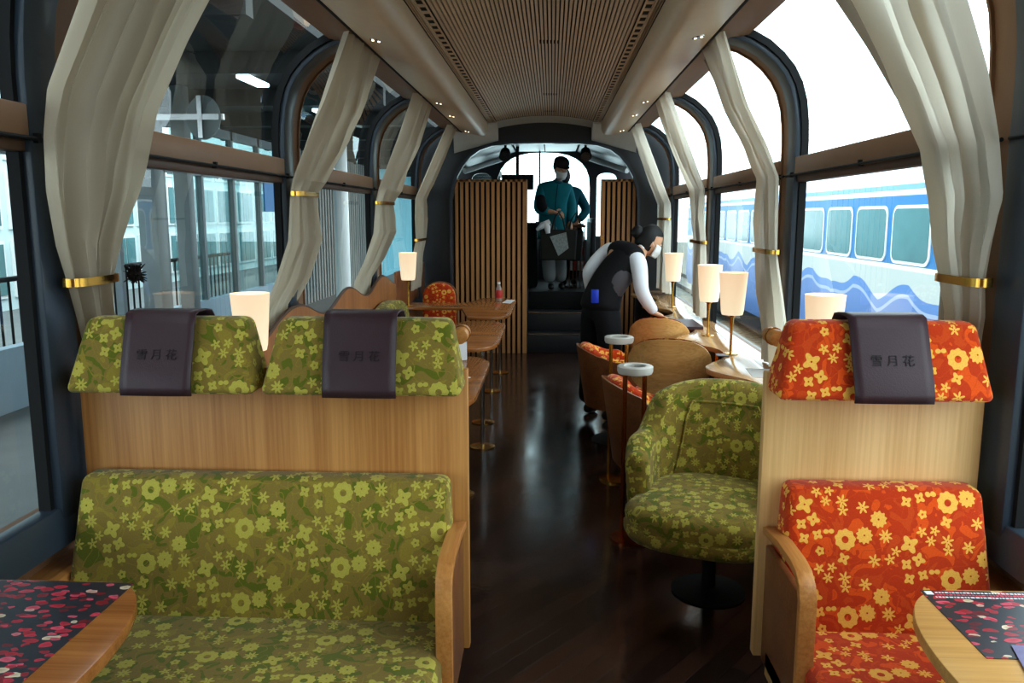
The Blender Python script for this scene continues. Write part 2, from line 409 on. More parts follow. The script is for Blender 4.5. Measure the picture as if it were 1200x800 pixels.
# ------------------------------------------------------------------ the carriage shell
Y0, Y1 = -2.0, 11.5
PROF = [(1.37,.66),(1.37,1.0),(1.37,1.4),(1.37,1.75),(1.37,1.9),(1.365,2.0),(1.352,2.1),(1.325,2.19),(1.285,2.265),(1.23,2.33),(1.16,2.39),(1.08,2.435),(.98,2.465),(.88,2.48)]
def prof_off(pts, d):          # offset the section inward by d
    res = []
    for i, p in enumerate(pts):
        a = Vector(pts[max(0,i-1)]); b = Vector(pts[min(len(pts)-1,i+1)]); t = (b-a).normalized()
        n = Vector((-t.y, t.x))    # inward for the right-hand side
        res.append((p[0]+n.x*d, p[1]+n.y*d))
    return res
def prof_band(mb, s, pts, y0, y1, d0, d1):   # solid band following the section
    A = prof_off(pts, d0); B = prof_off(pts, d1)
    sec = A + B[::-1]
    mb.prism(sec, lambda p: (s*p[0], y0, p[1]), lambda p: (s*p[0], y1, p[1]))

def sub(z0, z1):
    out = []
    P = PROF
    def at(z):
        for i in range(len(P)-1):
            if P[i][1] <= z <= P[i+1][1]:
                k = (z-P[i][1])/(P[i+1][1]-P[i][1]); return (P[i][0]+(P[i+1][0]-P[i][0])*k, z)
        return P[-1]
    out.append(at(z0)); out += [p for p in P if z0+.005 < p[1] < z1-.005]; out.append(at(z1)); return out

fl = MB(); fl.box(-1.45, 1.45, Y0, 11.5, -.08, 0); o = fl.build('floor', M['floor'], smooth=False); tag(o, kind='structure')

PIL = [-1.9, .2, 2.3, 4.4, 6.5, 8.6, 10.7]
ti = 1
for s, side in ((-1, 'left'), (1, 'right')):
    w = MB()
    w.box(*sorted((s*1.36, s*1.46)), Y0, Y1, 0, .66)
    o = w.build('wall_'+side, M['wallbrown'], smooth=False); tag(o, kind='structure')
    # black window sill strip and wooden ledge below it
    w = MB(); w.hexa([(s*1.29,Y0,.60),(s*1.37,Y0,.60),(s*1.37,Y1,.60),(s*1.29,Y1,.60),(s*1.32,Y0,.70),(s*1.37,Y0,.70),(s*1.37,Y1,.70),(s*1.32,Y1,.70)])
    o = w.build('trim_%d' % ti, M['black'], bevel=.004); tag(o, kind='structure'); ti += 1
    w = MB(); w.box(*sorted((s*1.27, s*1.38)), Y0, 3.0, .50, .535)
    o = w.build('trim_%d' % ti, M['arm'], bevel=.006); tag(o, kind='structure'); ti += 1
    # pillars: a black band and a brown band, following the curve of the wall
    for y in PIL:
        w = MB(); prof_band(w, s, PROF, y-.14, y, 0, .06)
        w.mi = 0
        o = w.build('trim_%d' % ti, M['black'], bevel=.004); tag(o, kind='structure'); ti += 1
        w = MB(); prof_band(w, s, PROF, y, y+.13, 0, .045); prof_band(w, s, PROF, y+.128, y+.14, -.01, .055)
        o = w.build('trim_%d' % ti, M['brown']); tag(o, kind='structure'); ti += 1
        for z in (.85, 1.12, 1.4, 1.65, 2.0):          # screw heads on the black band
            pass
    # header above the windows
    w = MB()
    w.prism([(1.06,2.452),(.98,2.478),(.87,2.49),(.855,2.43),(.87,2.40),(1.05,2.415)], lambda p: (s*p[0], Y0, p[1]), lambda p: (s*p[0], Y1, p[1]))
    o = w.build('trim_%d' % ti, M['brown'], bevel=.003); tag(o, kind='structure'); ti += 1
    # outer shell above the windows so no sky leaks in
    w = MB()
    w.box(*sorted((s*.3, s*1.02)), Y0, Y1, 2.60, 2.66)
    w.prism([(1.1,2.47),(.95,2.50),(.9,2.66),(1.02,2.66)], lambda p: (s*p[0], Y0, p[1]), lambda p: (s*p[0], Y1, p[1]))
    o = w.build('trim_%d' % ti, M['dgrey']); tag(o, kind='structure'); ti += 1

wn = 1
for s, side in ((-1, 'left'), (1, 'right')):
    for k in range(len(PIL)-1):
        ya, yb = PIL[k]+.14, PIL[k+1]-.14
        root = bpy.data.objects.new('window_%d' % wn, None); C.objects.link(root); root.location = (s*1.37, ya, .7); tag(root, kind='structure'); wn += 1
        def P_(mb, nm, mat, **kw): return mb.build(nm, mat, root, **kw)
        m = MB(); pts = sub(.68, 1.74)
        m.grid(lambda i, j: (s*(pts[i][0]-.0), ya if j == 0 else yb, pts[i][1]), len(pts), 2); P_(m, 'lower_pane', M['glass'])
        m = MB(); pu = sub(1.80, 2.46)
        m.grid(lambda i, j: (s*(pu[i][0]-.0), ya if j == 0 else yb, pu[i][1]), len(pu), 2); P_(m, 'upper_pane', M['glass'])
        # cross rail between the panes, with a thin black curtain rod
        m = MB(); m.box(*sorted((s*1.31, s*1.38)), ya, yb, 1.735, 1.825); P_(m, 'cross_rail', M['brown'], bevel=.006)
        m = MB(); m.box(*sorted((s*1.325, s*1.375)), ya, yb, 1.70, 1.736); P_(m, 'rail_shadow_gap', M['brown_d'], bevel=.004)
        m = MB(); m.tube([(s*1.302, ya-.12, 1.735), (s*1.302, yb+.12, 1.735)], .006, 8)
        for q in (ya-.02, (ya+yb)/2, yb+.02): m.box(*sorted((s*1.296, s*1.315)), q-.008, q+.008, 1.725, 1.75)
        P_(m, 'curtain_rod', M['blackmat'])
        # rubber edging round both panes
        m = MB()
        for q in (ya, yb-.018):
            prof_band(m, s, sub(.69, 1.70), q, q+.018, 0, .035); prof_band(m, s, sub(1.825, 2.46), q, q+.018, 0, .035)
        P_(m, 'pane_edging', M['blackmat'])

# ---- ceiling: slatted arch, vent slots and the coves either side
def zc(x): return 2.50+.055*(1-(x/.5)**2)
YE = 8.62
ce = MB()
N = 47; w_ = 1.0/N
for i in range(N):
    xa = -.5+i*w_+.0035; xb = xa+w_-.0075
    za, zb = zc(xa), zc(xb)
    ce.hexa([(xa,Y0,za),(xb,Y0,zb),(xb,YE,zb),(xa,YE,za),(xa,Y0,za+.012),(xb,Y0,zb+.012),(xb,YE,zb+.012),(xa,YE,za+.012)])
ceil = ce.build('ceiling', M['slatceil'], smooth=False); tag(ceil, kind='structure')
bk = MB(); bk.grid(lambda i, j: (-.62+1.24*i/24, Y0 if j == 0 else YE+.02, zc(max(-.5,min(.5,-.62+1.24*i/24)))+.014), 25, 2)
bk.box(-1.0, 1.0, Y0, 9.4, 2.64, 2.66)
o = bk.build('ceiling_backing', M['slatgap'], ceil, smooth=False); o.matrix_parent_inverse = Matrix.Identity(4)
# fluorescent-less joints and small air slots
v = MB()
for yy in (5.0, 7.1, 8.25):
    for i in range(7):
        v.box(.075-.072+i*.021, .075-.062+i*.021, yy, yy+.085 if yy < 8 else yy+.06, zc(.05)-.003, zc(.05)+.002)
o = v.build('ceiling_vent_slot', M['blackmat'], ceil, smooth=False)
for s in (-1, 1):
    m = MB()
    sec = [(.855,2.405),(.86,2.392),(.845,2.383),(.70,2.352),(.655,2.345),(.62,2.35),(.595,2.367),(.583,2.39),(.578,2.42),(.578,2.47),(.62,2.50),(.855,2.47)]
    m.prism(sec, lambda p: (s*p[0], Y0, p[1]), lambda p: (s*p[0], YE-.08, p[1]))
    o = m.build('trim_%d' % ti, M['cream'], angle=50); tag(o, kind='structure'); ti += 1
    # three fine strips then a row of dark slots
    m = MB()
    for q in (.574, .562, .550): m.box(*sorted((s*q, s*(q-.005))), Y0, YE-.06, 2.474, 2.49)
    o = m.build('trim_%d' % ti, M['cream'], smooth=False); tag(o, kind='structure'); ti += 1
    m = MB(); m.box(*sorted((s*.578, s*.50)), Y0, YE, 2.488, 2.50)
    o = m.build('trim_%d' % ti, M['blackmat'], smooth=False); tag(o, kind='structure'); ti += 1
    m = MB(); yy = Y0
    m.box(*sorted((s*.546, s*.538)), Y0, YE-.06, 2.4845, 2.489); m.box(*sorted((s*.508, s*.499)), Y0, YE-.06, 2.4845, 2.489)
    while yy < YE-.1:
        m.box(*sorted((s*.540, s*.506)), yy, yy+.045, 2.4845, 2.489); yy += .125
    o = m.build('trim_%d' % ti, M['slatceil'], smooth=False); tag(o, kind='structure'); ti += 1
    # outer black shadow line
    m = MB(); m.box(*sorted((s*.868, s*.856)), Y0, YE, 2.386, 2.41)
    o = m.build('trim_%d' % ti, M['blackmat'], smooth=False); tag(o, kind='structure'); ti += 1

# downlights in the coves
DL = [2.55, 4.05, 6.25, 7.05, 8.3]
M['spot'] = emis('downlight_glow', (255, 226, 190), 6)
proto = thing('ceiling_downlight', 'x', 'ceiling light', (0,0,0), 'paired downlights in the ceiling coves')
m = MB(); m.lathe([(.0,0),(.03,0),(.032,.004),(.032,.012)], (0,0,-.004), 20)
o = m.build('housing', M['silver']); local(o, proto)
for q in (-.015, .015):
    m = MB(); m.lathe([(0,-.0065),(.006,-.0065),(.006,-.003)], (q,0,0), 12); o = m.build('bulb', M['spot']); local(o, proto)
first = True
names = ['nearest', 'second', 'third', 'fourth', 'farthest']
for s, side in ((-1,'left'), (1,'right')):
    for i, y in enumerate(DL):
        loc = (s*.77, y, 2.3675)
        lab = '%s pair of tiny glowing downlights along the %s ceiling cove' % (names[i], side)
        if first: proto.location = loc; proto['label'] = lab; r = proto; first = False
        else: r = copy_tree(proto, loc, label=lab)
        r.rotation_euler = (0, -s*.21, 0)

# ---- far end: grey ceiling piece, black bulkhead, portal arch, cab
m = MB()
m.grid(lambda i, j: (-.5+i/16, [YE+.02, 8.75, 8.9, 9.05][j], [zc(-.5+i/16), zc(-.5+i/16)-.005, zc(-.5+i/16)-.02, zc(-.5+i/16)-.05][j]), 17, 4)
for s in (-1, 1):
    m.hexa([(s*.5,YE,2.47),(s*.5,8.95,2.33),(s*.98,8.95,2.20),(s*.95,YE,2.43),(s*.5,YE,2.5),(s*.5,9.0,2.5),(s*.98,9.0,2.5),(s*.95,YE,2.5)])
o = m.build('trim_%d' % ti, M['grey']); tag(o, kind='structure'); ti += 1
m = MB(); m.box(-.95, .95, 9.06, 9.12, 2.405, 2.60); o = m.build('trim_%d' % ti, M['blackmat']); tag(o, kind='structure'); ti += 1
PORT = [(1.03,.0),(1.03,1.7),(1.01,1.85),(.965,1.98),(.90,2.09),(.82,2.18),(.72,2.25),(.58,2.295),(.40,2.315),(.2,2.32),(0,2.32)]
full = [(-x, z) for x, z in PORT] + [(x, z) for x, z in PORT[::-1][1:]]
m = MB()
m.grid(lambda i, j: (full[i][0]*[1,1,.975,.975][j], [8.9,9.0,9.0,8.9][j], full[i][1]-[0,0,.022,.022][j]), len(full), 4, closed_v=True)
o = m.build('trim_%d' % ti, M['black']); tag(o, kind='structure'); ti += 1
# lining between the portal and the wall curve
for s in (-1, 1):
    wc = [(1.40, z) for z in (0, 1.7, 1.85)] + [(1.38,2.0),(1.35,2.12),(1.28,2.28),(1.15,2.42),(.9,2.5),(.5,2.56),(.2,2.58),(0,2.58)]
    m = MB(); m.grid(lambda i, j: (s*(PORT[i][0] if j == 0 else wc[i][0]), 8.97, PORT[i][1] if j == 0 else wc[i][1]), len(PORT), 2)
    o = m.build('trim_%d' % ti, M['dgrey']); tag(o, kind='structure'); ti += 1
# cab ceiling, ribs
m = MB()
m.prism([(-.95,2.52),(.95,2.52),(.95,2.6),(-.95,2.6)], lambda p: (p[0], 9.1, p[1]), lambda p: (p[0], Y1, p[1]))
o = m.build('trim_%d' % ti, M['dgrey'], smooth=False); tag(o, kind='structure'); ti += 1
m = MB(); m.box(-.40, -.022, 9.95, 11.35, 2.40, 2.42); m.box(-.012, .40, 9.95, 11.35, 2.40, 2.42)
o = m.build('trim_%d' % ti, M['white'], smooth=False, bevel=.003); tag(o, kind='structure'); ti += 1
for s in (-1, 1):
    for y, d in ((9.35,.10),(9.75,.08),(10.3,.06)):
        m = MB(); prof_band(m, s, PROF, y, y+.07, 0, .07+d); o = m.build('trim_%d' % ti, M['black'], bevel=.004); tag(o, kind='structure'); ti += 1
    m = MB(); m.prism([(.42,2.40),(.52,2.37),(1.04,2.18),(1.12,2.2),(1.12,2.52),(.42,2.52)], lambda p: (s*p[0], 9.15, p[1]), lambda p: (s*p[0], 11.4, p[1]))
    o = m.build('trim_%d' % ti, M['dgrey'], bevel=.01); tag(o, kind='structure'); ti += 1
    m = MB(); m.tube([(s*.5,10.9,2.30),(s*1.0,10.2,2.08)], .035, 12); o = m.build('trim_%d' % ti, M['grey']); tag(o, kind='structure'); ti += 1
# front wall with its arched windscreen and two side lights
def arch(cx, hw, zb, zt, n=14, e=2.6):
    pts = [(cx-hw, zb)]
    zs = zt-hw*.75
    for i in range(n+1):
        a = PI - PI*i/n
        ca, sa = math.cos(a), math.sin(a)
        pts.append((cx+hw*math.copysign(abs(ca)**(2/e), ca), zs+(zt-zs)*abs(sa)**(2/e)))
    pts.append((cx+hw, zb)); return pts
m = MB()
def wall_with_holes(mb, outer, holes, y0, y1):
    bm = mb.bm
    from mathutils.geometry import tessellate_polygon
    loops = [[Vector((p[0], p[1], 0)) for p in outer]] + [[Vector((p[0], p[1], 0)) for p in h] for h in holes]
    tris = tessellate_polygon(loops); flat = [p for l in loops for p in l]
    for y in (y0, y1):
        vs = [bm.verts.new((p.x, y, p.y)) for p in flat]
        for t in tris: mb.face([vs[i] for i in t])
    for l in loops:
        n = len(l)
        for i in range(n):
            a, b = l[i], l[(i+1)%n]
            mb.face([bm.verts.new((a.x,y0,a.y)), bm.verts.new((b.x,y0,b.y)), bm.verts.new((b.x,y1,b.y)), bm.verts.new((a.x,y1,a.y))])
outer = [(-1.46,-.1),(1.46,-.1),(1.46,2.68),(-1.46,2.68)]
A1 = arch(-.04,.645,1.20,2.40); A2 = arch(-.90,.14,1.25,2.12); A3 = arch(.84,.14,1.25,2.12)
wall_with_holes(m, outer, [A1, A2, A3], Y1, Y1+.08)
o = m.build('wall_far', M['dgrey'], smooth=False); tag(o, kind='structure')
m = MB(); m.box(-1.44, 1.44, Y1+.03, Y1+.034, 1.15, 2.42); o = m.build('window_%d' % wn, M['glass'], smooth=False); tag(o, kind='structure'); wn += 1
m = MB(); m.tube([(-.09,11.3,.9),(-.09,11.3,2.42)], .012, 8); o = m.build('trim_%d' % ti, M['blackmat']); tag(o, kind='structure'); ti += 1
# wall behind the camera
m = MB(); wall_with_holes(m, outer, [[(-.4,.1),(.4,.1),(.4,1.95),(-.4,1.95)]], Y0-.08, Y0); o = m.build('wall_near', M['wallbrown'], smooth=False); tag(o, kind='structure')
m = MB(); m.box(-.4,.4,Y0-.06,Y0-.02,.0,1.95); o = m.build('door_1', M['honey'], smooth=False); tag(o, kind='structure')
# raised cab deck with three steps
st = thing('platform_steps', 'three dark steps up to the raised driving deck between the slatted screens', 'steps', (.2,9.08,0))
for k, (ya, yb, z) in enumerate(((9.08,9.33,.215),(9.33,9.58,.43))):
    m = MB(); m.box(-.185,.61,ya,9.70,.0 if k == 0 else .215,z); m.build('step', M['dgrey'], st, bevel=.006)
    m = MB(); m.box(-.185,.61,ya-.006,ya+.02,z-.012,z+.003); m.build('step_nosing', M['silver'], st)
m = MB(); m.box(-.185,.61,9.60,11.45,.43,.645); m.build('deck', M['blackmat'], st, bevel=.006)
for s in (-1, 1):
    m = MB(); xs = sorted((-.19, -1.36)) if s < 0 else (.62, 1.36)
    m.box(xs[0], xs[1], 9.16, 11.45, 0, .645); o = m.build('trim_%d' % ti, M['blackmat'], smooth=False); tag(o, kind='structure'); ti += 1

# ------------------------------------------------------------------ slatted screens
def screen(x0, x1, label, n):
    t = thing('slatted_screen', label, 'partition', ((x0+x1)/2, 9.05, 0), 'slatted wooden screens before the driving deck')
    m = MB(); m.box(x0, x1, 9.06, 9.14, 0, 1.90); m.build('backing_board', M['blackmat'], t)
    m = MB(); p = (x1-x0)/n
    for i in range(n):
        m.box(x0+i*p+.010, x0+(i+1)*p-.014, 9.02, 9.062, 0, 1.925)
    m.box(x0, x1, 9.02, 9.14, 1.90, 1.925)
    m.build('slats', M['slat'], t, smooth=False)
    m = MB(); m.box(x1-.012 if x0 < 0 else x0, x1 if x0 < 0 else x0+.012, 9.015, 9.15, 0, 1.926); m.build('end_board', M['slat'], t)
    return t
screen(-1.34, -.19, 'tall wooden slatted screen left of the dark steps', 20)
t = screen(.62, 1.34, 'tall wooden slatted screen right of the steps, behind the bending attendant', 13)
m = MB(); m.box(.63,.655,9.005,9.02,1.27,1.30); m.build('latch', M['gold'], t)

# ------------------------------------------------------------------ curtains
def curtain(s, keys, label, tie_z, folds=6, seed=0, band_w=None, tassel=False, kmat='curtain', fold_shade=None):
    rnd = random.Random(seed)
    ph = [rnd.uniform(0, 6) for _ in range(5)]
    zt, zb = keys[0][0], keys[-1][0]
    NR, NC = 90, 96
    def f(i, j):
        z = zt+(zb-zt)*i/(NR-1)
        x, ya, yb, amp = interp(keys, z)
        # ease the widths near the tie
        u = j/(NC-1)
        y = ya+(yb-ya)*u
        q = u*folds*2*PI
        d = (1-2*abs(math.sin((q+ph[0]+.6*math.sin(z*3+ph[1]))/2))**.8)*.72+math.sin(q*1.7+ph[2]+z*2)*.28+math.sin(q*.43+ph[3])*.35
        cr = 0
        return (s*(x-amp*(d+.6)), y+.25*amp*math.sin(q*1.3+ph[4]), z)
    m = MB(); m.grid(f, NR, NC)
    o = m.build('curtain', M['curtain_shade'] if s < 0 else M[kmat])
    tag(o, label, 'curtain', 'long cream curtains tied back at the pillars')
    if fold_shade:  # added dark layer standing in for shade on the folded far edge
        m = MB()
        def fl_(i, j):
            z = fold_shade[0][0]+(fold_shade[-1][0]-fold_shade[0][0])*i/49
            x_, a_, b_, am = interp(fold_shade, z); u = j/39; q = u*4*2*PI
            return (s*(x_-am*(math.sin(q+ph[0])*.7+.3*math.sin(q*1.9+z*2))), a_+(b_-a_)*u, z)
        m.grid(fl_, 50, 40); b = m.build('curtain_fold_shade', M['fold_shade']); b.parent = o; b['label'] = 'darker grey-brown layer added for the shade on the curtain folds'
    # hem seam / tie
    x, ya, yb, amp = interp(keys, tie_z)
    m = MB()
    sec = []
    n = 28
    def g(i, j):
        a = 2*PI*i/n; ex = .45
        cx = math.copysign(abs(math.cos(a))**.6, math.cos(a)); sx = math.copysign(abs(math.sin(a))**.6, math.sin(a))
        hw = (yb-ya)/2+.012+(.003 if j in (1,2) else 0); hd = amp*1.1+.008+(.003 if j in (1,2) else 0)
        return (s*(x-amp*.6+hd*sx*-1), (ya+yb)/2+hw*cx, tie_z-.012+.024*[0,0,1,1][j] )
    m.grid(g, n, 4, closed_u=True)
    b = m.build('tieback', M['gold']); b.parent = o
    if tassel:
        m = MB(); rr = random.Random(3)
        m.ball((s*(x-.085), yb, tie_z+.008), (.018,.024,.022), 12, 8)
        for k in range(140):
            a, c, e = rr.uniform(-1,1), rr.uniform(-1,1), rr.uniform(-1,1)
            p = Vector((s*(x-.09)-.0, yb-.0, tie_z+.01)); q = p+Vector((a*.022, c*.036, e*.03))
            m.tube([p, q], [.005,.001], 4)
        b = m.build('dark_tassel', M['fur']); b.parent = o
    m = MB(); m.tube([(s*1.29, yb-.02, tie_z), (s*1.35, yb+.02, tie_z)], .006, 8); b = m.build('tieback_hook', M['gold']); b.parent = o
    return o
# z, x, y-near, y-far, fold depth
curtain(-1, [(2.42,.92,2.08,2.68,.035),(2.08,1.11,2.08,2.64,.04),(1.86,1.235,2.11,2.66,.035),(1.74,1.262,2.12,2.66,.026),(1.60,1.27,2.13,2.58,.03),(1.45,1.275,2.17,2.46,.028),(1.345,1.275,2.21,2.42,.022),(1.25,1.30,2.28,2.46,.022),(1.1,1.31,2.335,2.5,.022),(.62,1.315,2.335,2.5,.022)],
        'large cream curtain beside the nearest left pillar, with brass clip and dark tassel', 1.345, 6, 1, tassel=True)
curtain(1, [(2.42,.92,2.05,2.72,.04),(2.15,1.07,2.13,2.70,.045),(1.9,1.20,2.2,2.70,.04),(1.73,1.262,2.24,2.68,.026),(1.58,1.28,2.22,2.62,.03),(1.45,1.275,2.25,2.56,.028),(1.35,1.275,2.27,2.50,.022),(1.25,1.30,2.30,2.51,.022),(1.1,1.31,2.335,2.52,.022),(.62,1.315,2.335,2.52,.022)],
        'large white curtain tied with a brass clip at the nearest right pillar', 1.35, 6, 2,
        fold_shade=[(2.42,.95,2.62,3.02,.02),(2.1,1.14,2.60,2.92,.02),(1.75,1.31,2.58,2.80,.015),(1.35,1.31,2.46,2.62,.015),(.75,1.32,2.42,2.66,.015)])
curtain(-1, [(2.41,.90,4.0,4.60,.03),(2.1,1.07,4.16,4.80,.04),(1.9,1.17,4.2,4.80,.04),(1.72,1.25,4.22,4.72,.03),(1.645,1.26,4.20,4.56,.025),(1.4,1.26,4.15,4.58,.035),(1.2,1.29,4.0,4.50,.025),(1.06,1.33,3.90,4.38,.012),(.75,1.33,3.8,4.2,.012)],
        'second cream curtain on the left, tied high and swept toward the wavy panel', 1.645, 6, 3)
curtain(1, [(2.43,.89,4.05,4.55,.03),(2.1,1.07,4.30,4.66,.035),(1.9,1.19,4.36,4.66,.035),(1.73,1.25,4.30,4.64,.03),(1.5,1.25,4.27,4.66,.03),(1.345,1.255,4.27,4.66,.025),(1.1,1.255,4.1,4.6,.03),(.9,1.26,4.02,4.45,.03),(.76,1.26,4.0,4.42,.03)],
        'second curtain on the right, falling behind the window counter', 1.345, 6, 4,
        fold_shade=[(2.42,.95,4.5,4.85,.02),(2.1,1.14,4.6,4.90,.02),(1.75,1.30,4.6,4.82,.015),(1.35,1.30,4.6,4.74,.015),(.76,1.31,4.4,4.66,.015)])
curtain(-1, [(2.40,.90,5.95,6.6,.03),(2.1,1.07,6.2,6.95,.035),(1.9,1.18,6.3,7.0,.035),(1.74,1.25,6.3,7.1,.03),(1.63,1.26,6.22,6.8,.022),(1.4,1.26,6.1,6.8,.035),(1.2,1.29,5.9,6.5,.025),(1.06,1.33,5.75,6.3,.012),(.75,1.33,5.6,6.1,.012)],
        'third curtain on the left, tied high before the slatted screen', 1.63, 6, 5)
curtain(1, [(2.43,.89,5.95,6.5,.03),(2.1,1.07,6.2,6.85,.035),(1.9,1.18,6.35,6.95,.035),(1.74,1.25,6.35,6.95,.03),(1.5,1.25,6.3,6.8,.03),(1.33,1.255,6.25,6.8,.022),(1.1,1.255,6.2,6.7,.03),(.76,1.26,6.2,6.6,.03)],
        'third curtain on the right, behind the middle glowing lamps', 1.33, 6, 6)
curtain(-1, [(2.39,.92,7.9,8.4,.03),(2.0,1.12,8.0,8.6,.035),(1.7,1.25,7.95,8.5,.03),(1.5,1.26,7.95,8.6,.035),(1.295,1.26,7.98,8.6,.02),(1.15,1.29,7.95,8.6,.02),(.8,1.30,7.9,8.5,.015)],
        'farthest left curtain against the end of the slatted screen', 1.295, 6, 7)
curtain(1, [(2.42,.90,7.95,8.5,.03),(2.0,1.10,8.15,8.8,.035),(1.65,1.25,8.2,8.85,.03),(1.4,1.25,8.15,8.85,.03),(1.108,1.255,8.2,8.8,.025),(.76,1.26,8.1,8.85,.03)],
        'farthest right curtain hanging in front of the screen by the attendant', 1.5, 6, 8)

# ------------------------------------------------------------------ front bench seats
def bench(x0, x1, fab, woodm, label, heads, s_aisle):
    # s_aisle: +1 when the aisle is at x1, -1 when it is at x0
    t = thing('bench_seat', label, 'bench seat', ((x0+x1)/2, 2.25, 0))
    yb = 2.25
    m = MB(); m.box(x0, x1, yb, yb+.035, .25, 1.10); m.build('back_panel', woodm, t, bevel=.004)
    xa, xb = x0+.012, x1-.012
    # backrest cushion
    lo, hi = (xa, xb-.02) if s_aisle > 0 else (xa+.02, xb)
    m = MB(); m.hexa([(lo,2.05,.40),(hi,2.05,.40),(hi,2.25,.40),(lo,2.25,.40),(lo+.02,2.16,.80),(hi-.015,2.16,.80),(hi-.015,2.25,.80),(lo+.02,2.25,.80)])
    m.build('backrest_cushion', fab, t, bevel=.028, seg=4)
    m = MB(); m.hexa([(lo,1.52,.30),(hi,1.52,.30),(hi,2.18,.30),(lo,2.18,.30),(lo,1.50,.455),(hi,1.50,.455),(hi,2.16,.43),(lo,2.16,.43)])
    m.build('seat_cushion', fab, t, bevel=.035, seg=4)
    m = MB(); m.box(x0+.02, x1-.02, 1.60, 2.20, .22, .31); m.build('seat_base', woodm, t, bevel=.01)
    m = MB(); m.box(x0+.15, x1-.15, 1.75, 2.15, 0, .23); m.build('pedestal', M['blackmat'], t, bevel=.01)
    for (ha, hb, ca, cb) in heads:
        m = MB(); m.hexa([(ha,2.125,1.045),(hb,2.125,1.045),(hb,2.30,1.045),(ha,2.30,1.045),(ha+.045,2.19,1.25),(hb-.035,2.19,1.25),(hb-.035,2.27,1.25),(ha+.045,2.27,1.25)])
        m.build('headrest', fab, t, bevel=.022, seg=4)
        m = MB()
        path = [(2.108,1.047),(2.106,1.07),(2.122,1.12),(2.145,1.18),(2.165,1.235),(2.178,1.262),(2.20,1.268),(2.25,1.268),(2.285,1.262),(2.305,1.24),(2.31,1.15)]
        th = .004
        def fc(i, j):
            y, z = path[i]; u = j/8
            wdt = .003*math.sin(u*PI)
            sh = (1.26-z)*.05
            return (ca+(cb-ca)*u+sh*(.5), y-wdt, z)
        m.grid(fc, len(path), 9)
        c = m.build('headrest_cover', M['leather'], t, angle=80); c['label'] = 'dark leather headrest cover'
        md = c.modifiers.new('s','SOLIDIFY'); md.thickness = .005; md.offset = 0
        cu = bpy.data.curves.new('t','FONT'); cu.body = '雪 月 花'; cu.size = .032; cu.align_x = 'CENTER'; cu.extrude = .0006
        to = bpy.data.objects.new('t', cu); C.objects.link(to)
        bpy.context.view_layer.update()
        me = bpy.data.meshes.new_from_object(to.evaluated_get(bpy.context.evaluated_depsgraph_get()))
        C.objects.unlink(to); bpy.data.objects.remove(to)
        me.materials.clear(); me.materials.append(M['emboss'])
        eo = bpy.data.objects.new('embossed_lettering', me); C.objects.link(eo)
        eo.parent = c
        mat = Matrix.Translation(((ca+cb)/2+.003, 2.1250, 1.146)) @ Matrix.Rotation(math.radians(90-21), 4, 'X')
        Lp = Matrix.Translation(Vector(t.location))
        eo.matrix_parent_inverse = (Lp @ c.matrix_parent_inverse).inverted() if False else Matrix.Identity(4)
        eo.matrix_basis = mat        # c sits at the world origin once its parent inverse is applied
    # bent plywood armrest
    ax = x1-.026 if s_aisle > 0 else x0+.03
    path = [(2.24,.655),(2.10,.672),(1.98,.672),(1.93,.664),(1.895,.64),(1.88,.60),(1.88,.50),(1.88,.30),(1.88,.06)]
    th = .022
    m = MB(); L = []
    for i, p in enumerate(path):
        a = Vector(path[max(0,i-1)]); b = Vector(path[min(len(path)-1,i+1)]); d = (b-a).normalized(); n = Vector((-d.y, d.x))
        q = Vector(p); L.append((q, q+n*th))
    poly = [tuple(a) for a, b in L] + [tuple(b) for a, b in L[::-1]]
    m.prism(poly, lambda p: (ax-.021, p[0], p[1]), lambda p: (ax+.021, p[0], p[1]))
    m.build('armrest', M['arm'], t, bevel=.003)
    m = MB(); m.box(ax-.010, ax+.010, 1.91, 2.24, .25, .60); m.build('side_board', M['shell_d'] if s_aisle > 0 else M['shell_d'], t, bevel=.004)
    # round wooden grab peg behind the headrest
    gx = x1+.0 - .03 if s_aisle > 0 else x0+.05
    gx = -.186 if s_aisle > 0 else .744
    m = MB(); m.tube([(gx,2.36,1.178),(gx,2.46,1.178)], .024, 24); pg = m.build('grab_peg', M['arm'], t, bevel=.003)
    m = MB(); m.tube([(gx,2.405,1.178),(gx,2.415,1.178)], .027, 24); m.tube([(gx-.02*s_aisle,2.43,1.17),(gx-.06*s_aisle,2.33,1.10)], .008, 8); m.build('peg_bracket', M['gold'], t)
    return t
bench(-1.288, -.152, M['green'], M['honey'], 'green floral two-place bench in the left foreground, with honey wood back panel',
      [(-1.262,-.727,-1.092,-.895), (-.713,-.155,-.535,-.335)], 1)
bench(.684, 1.285, M['orange'], M['pale'], 'orange floral single seat in the right foreground, with honey wood back panel coloured paler for daylight',
      [(.686,1.252,.872,1.075)], -1)

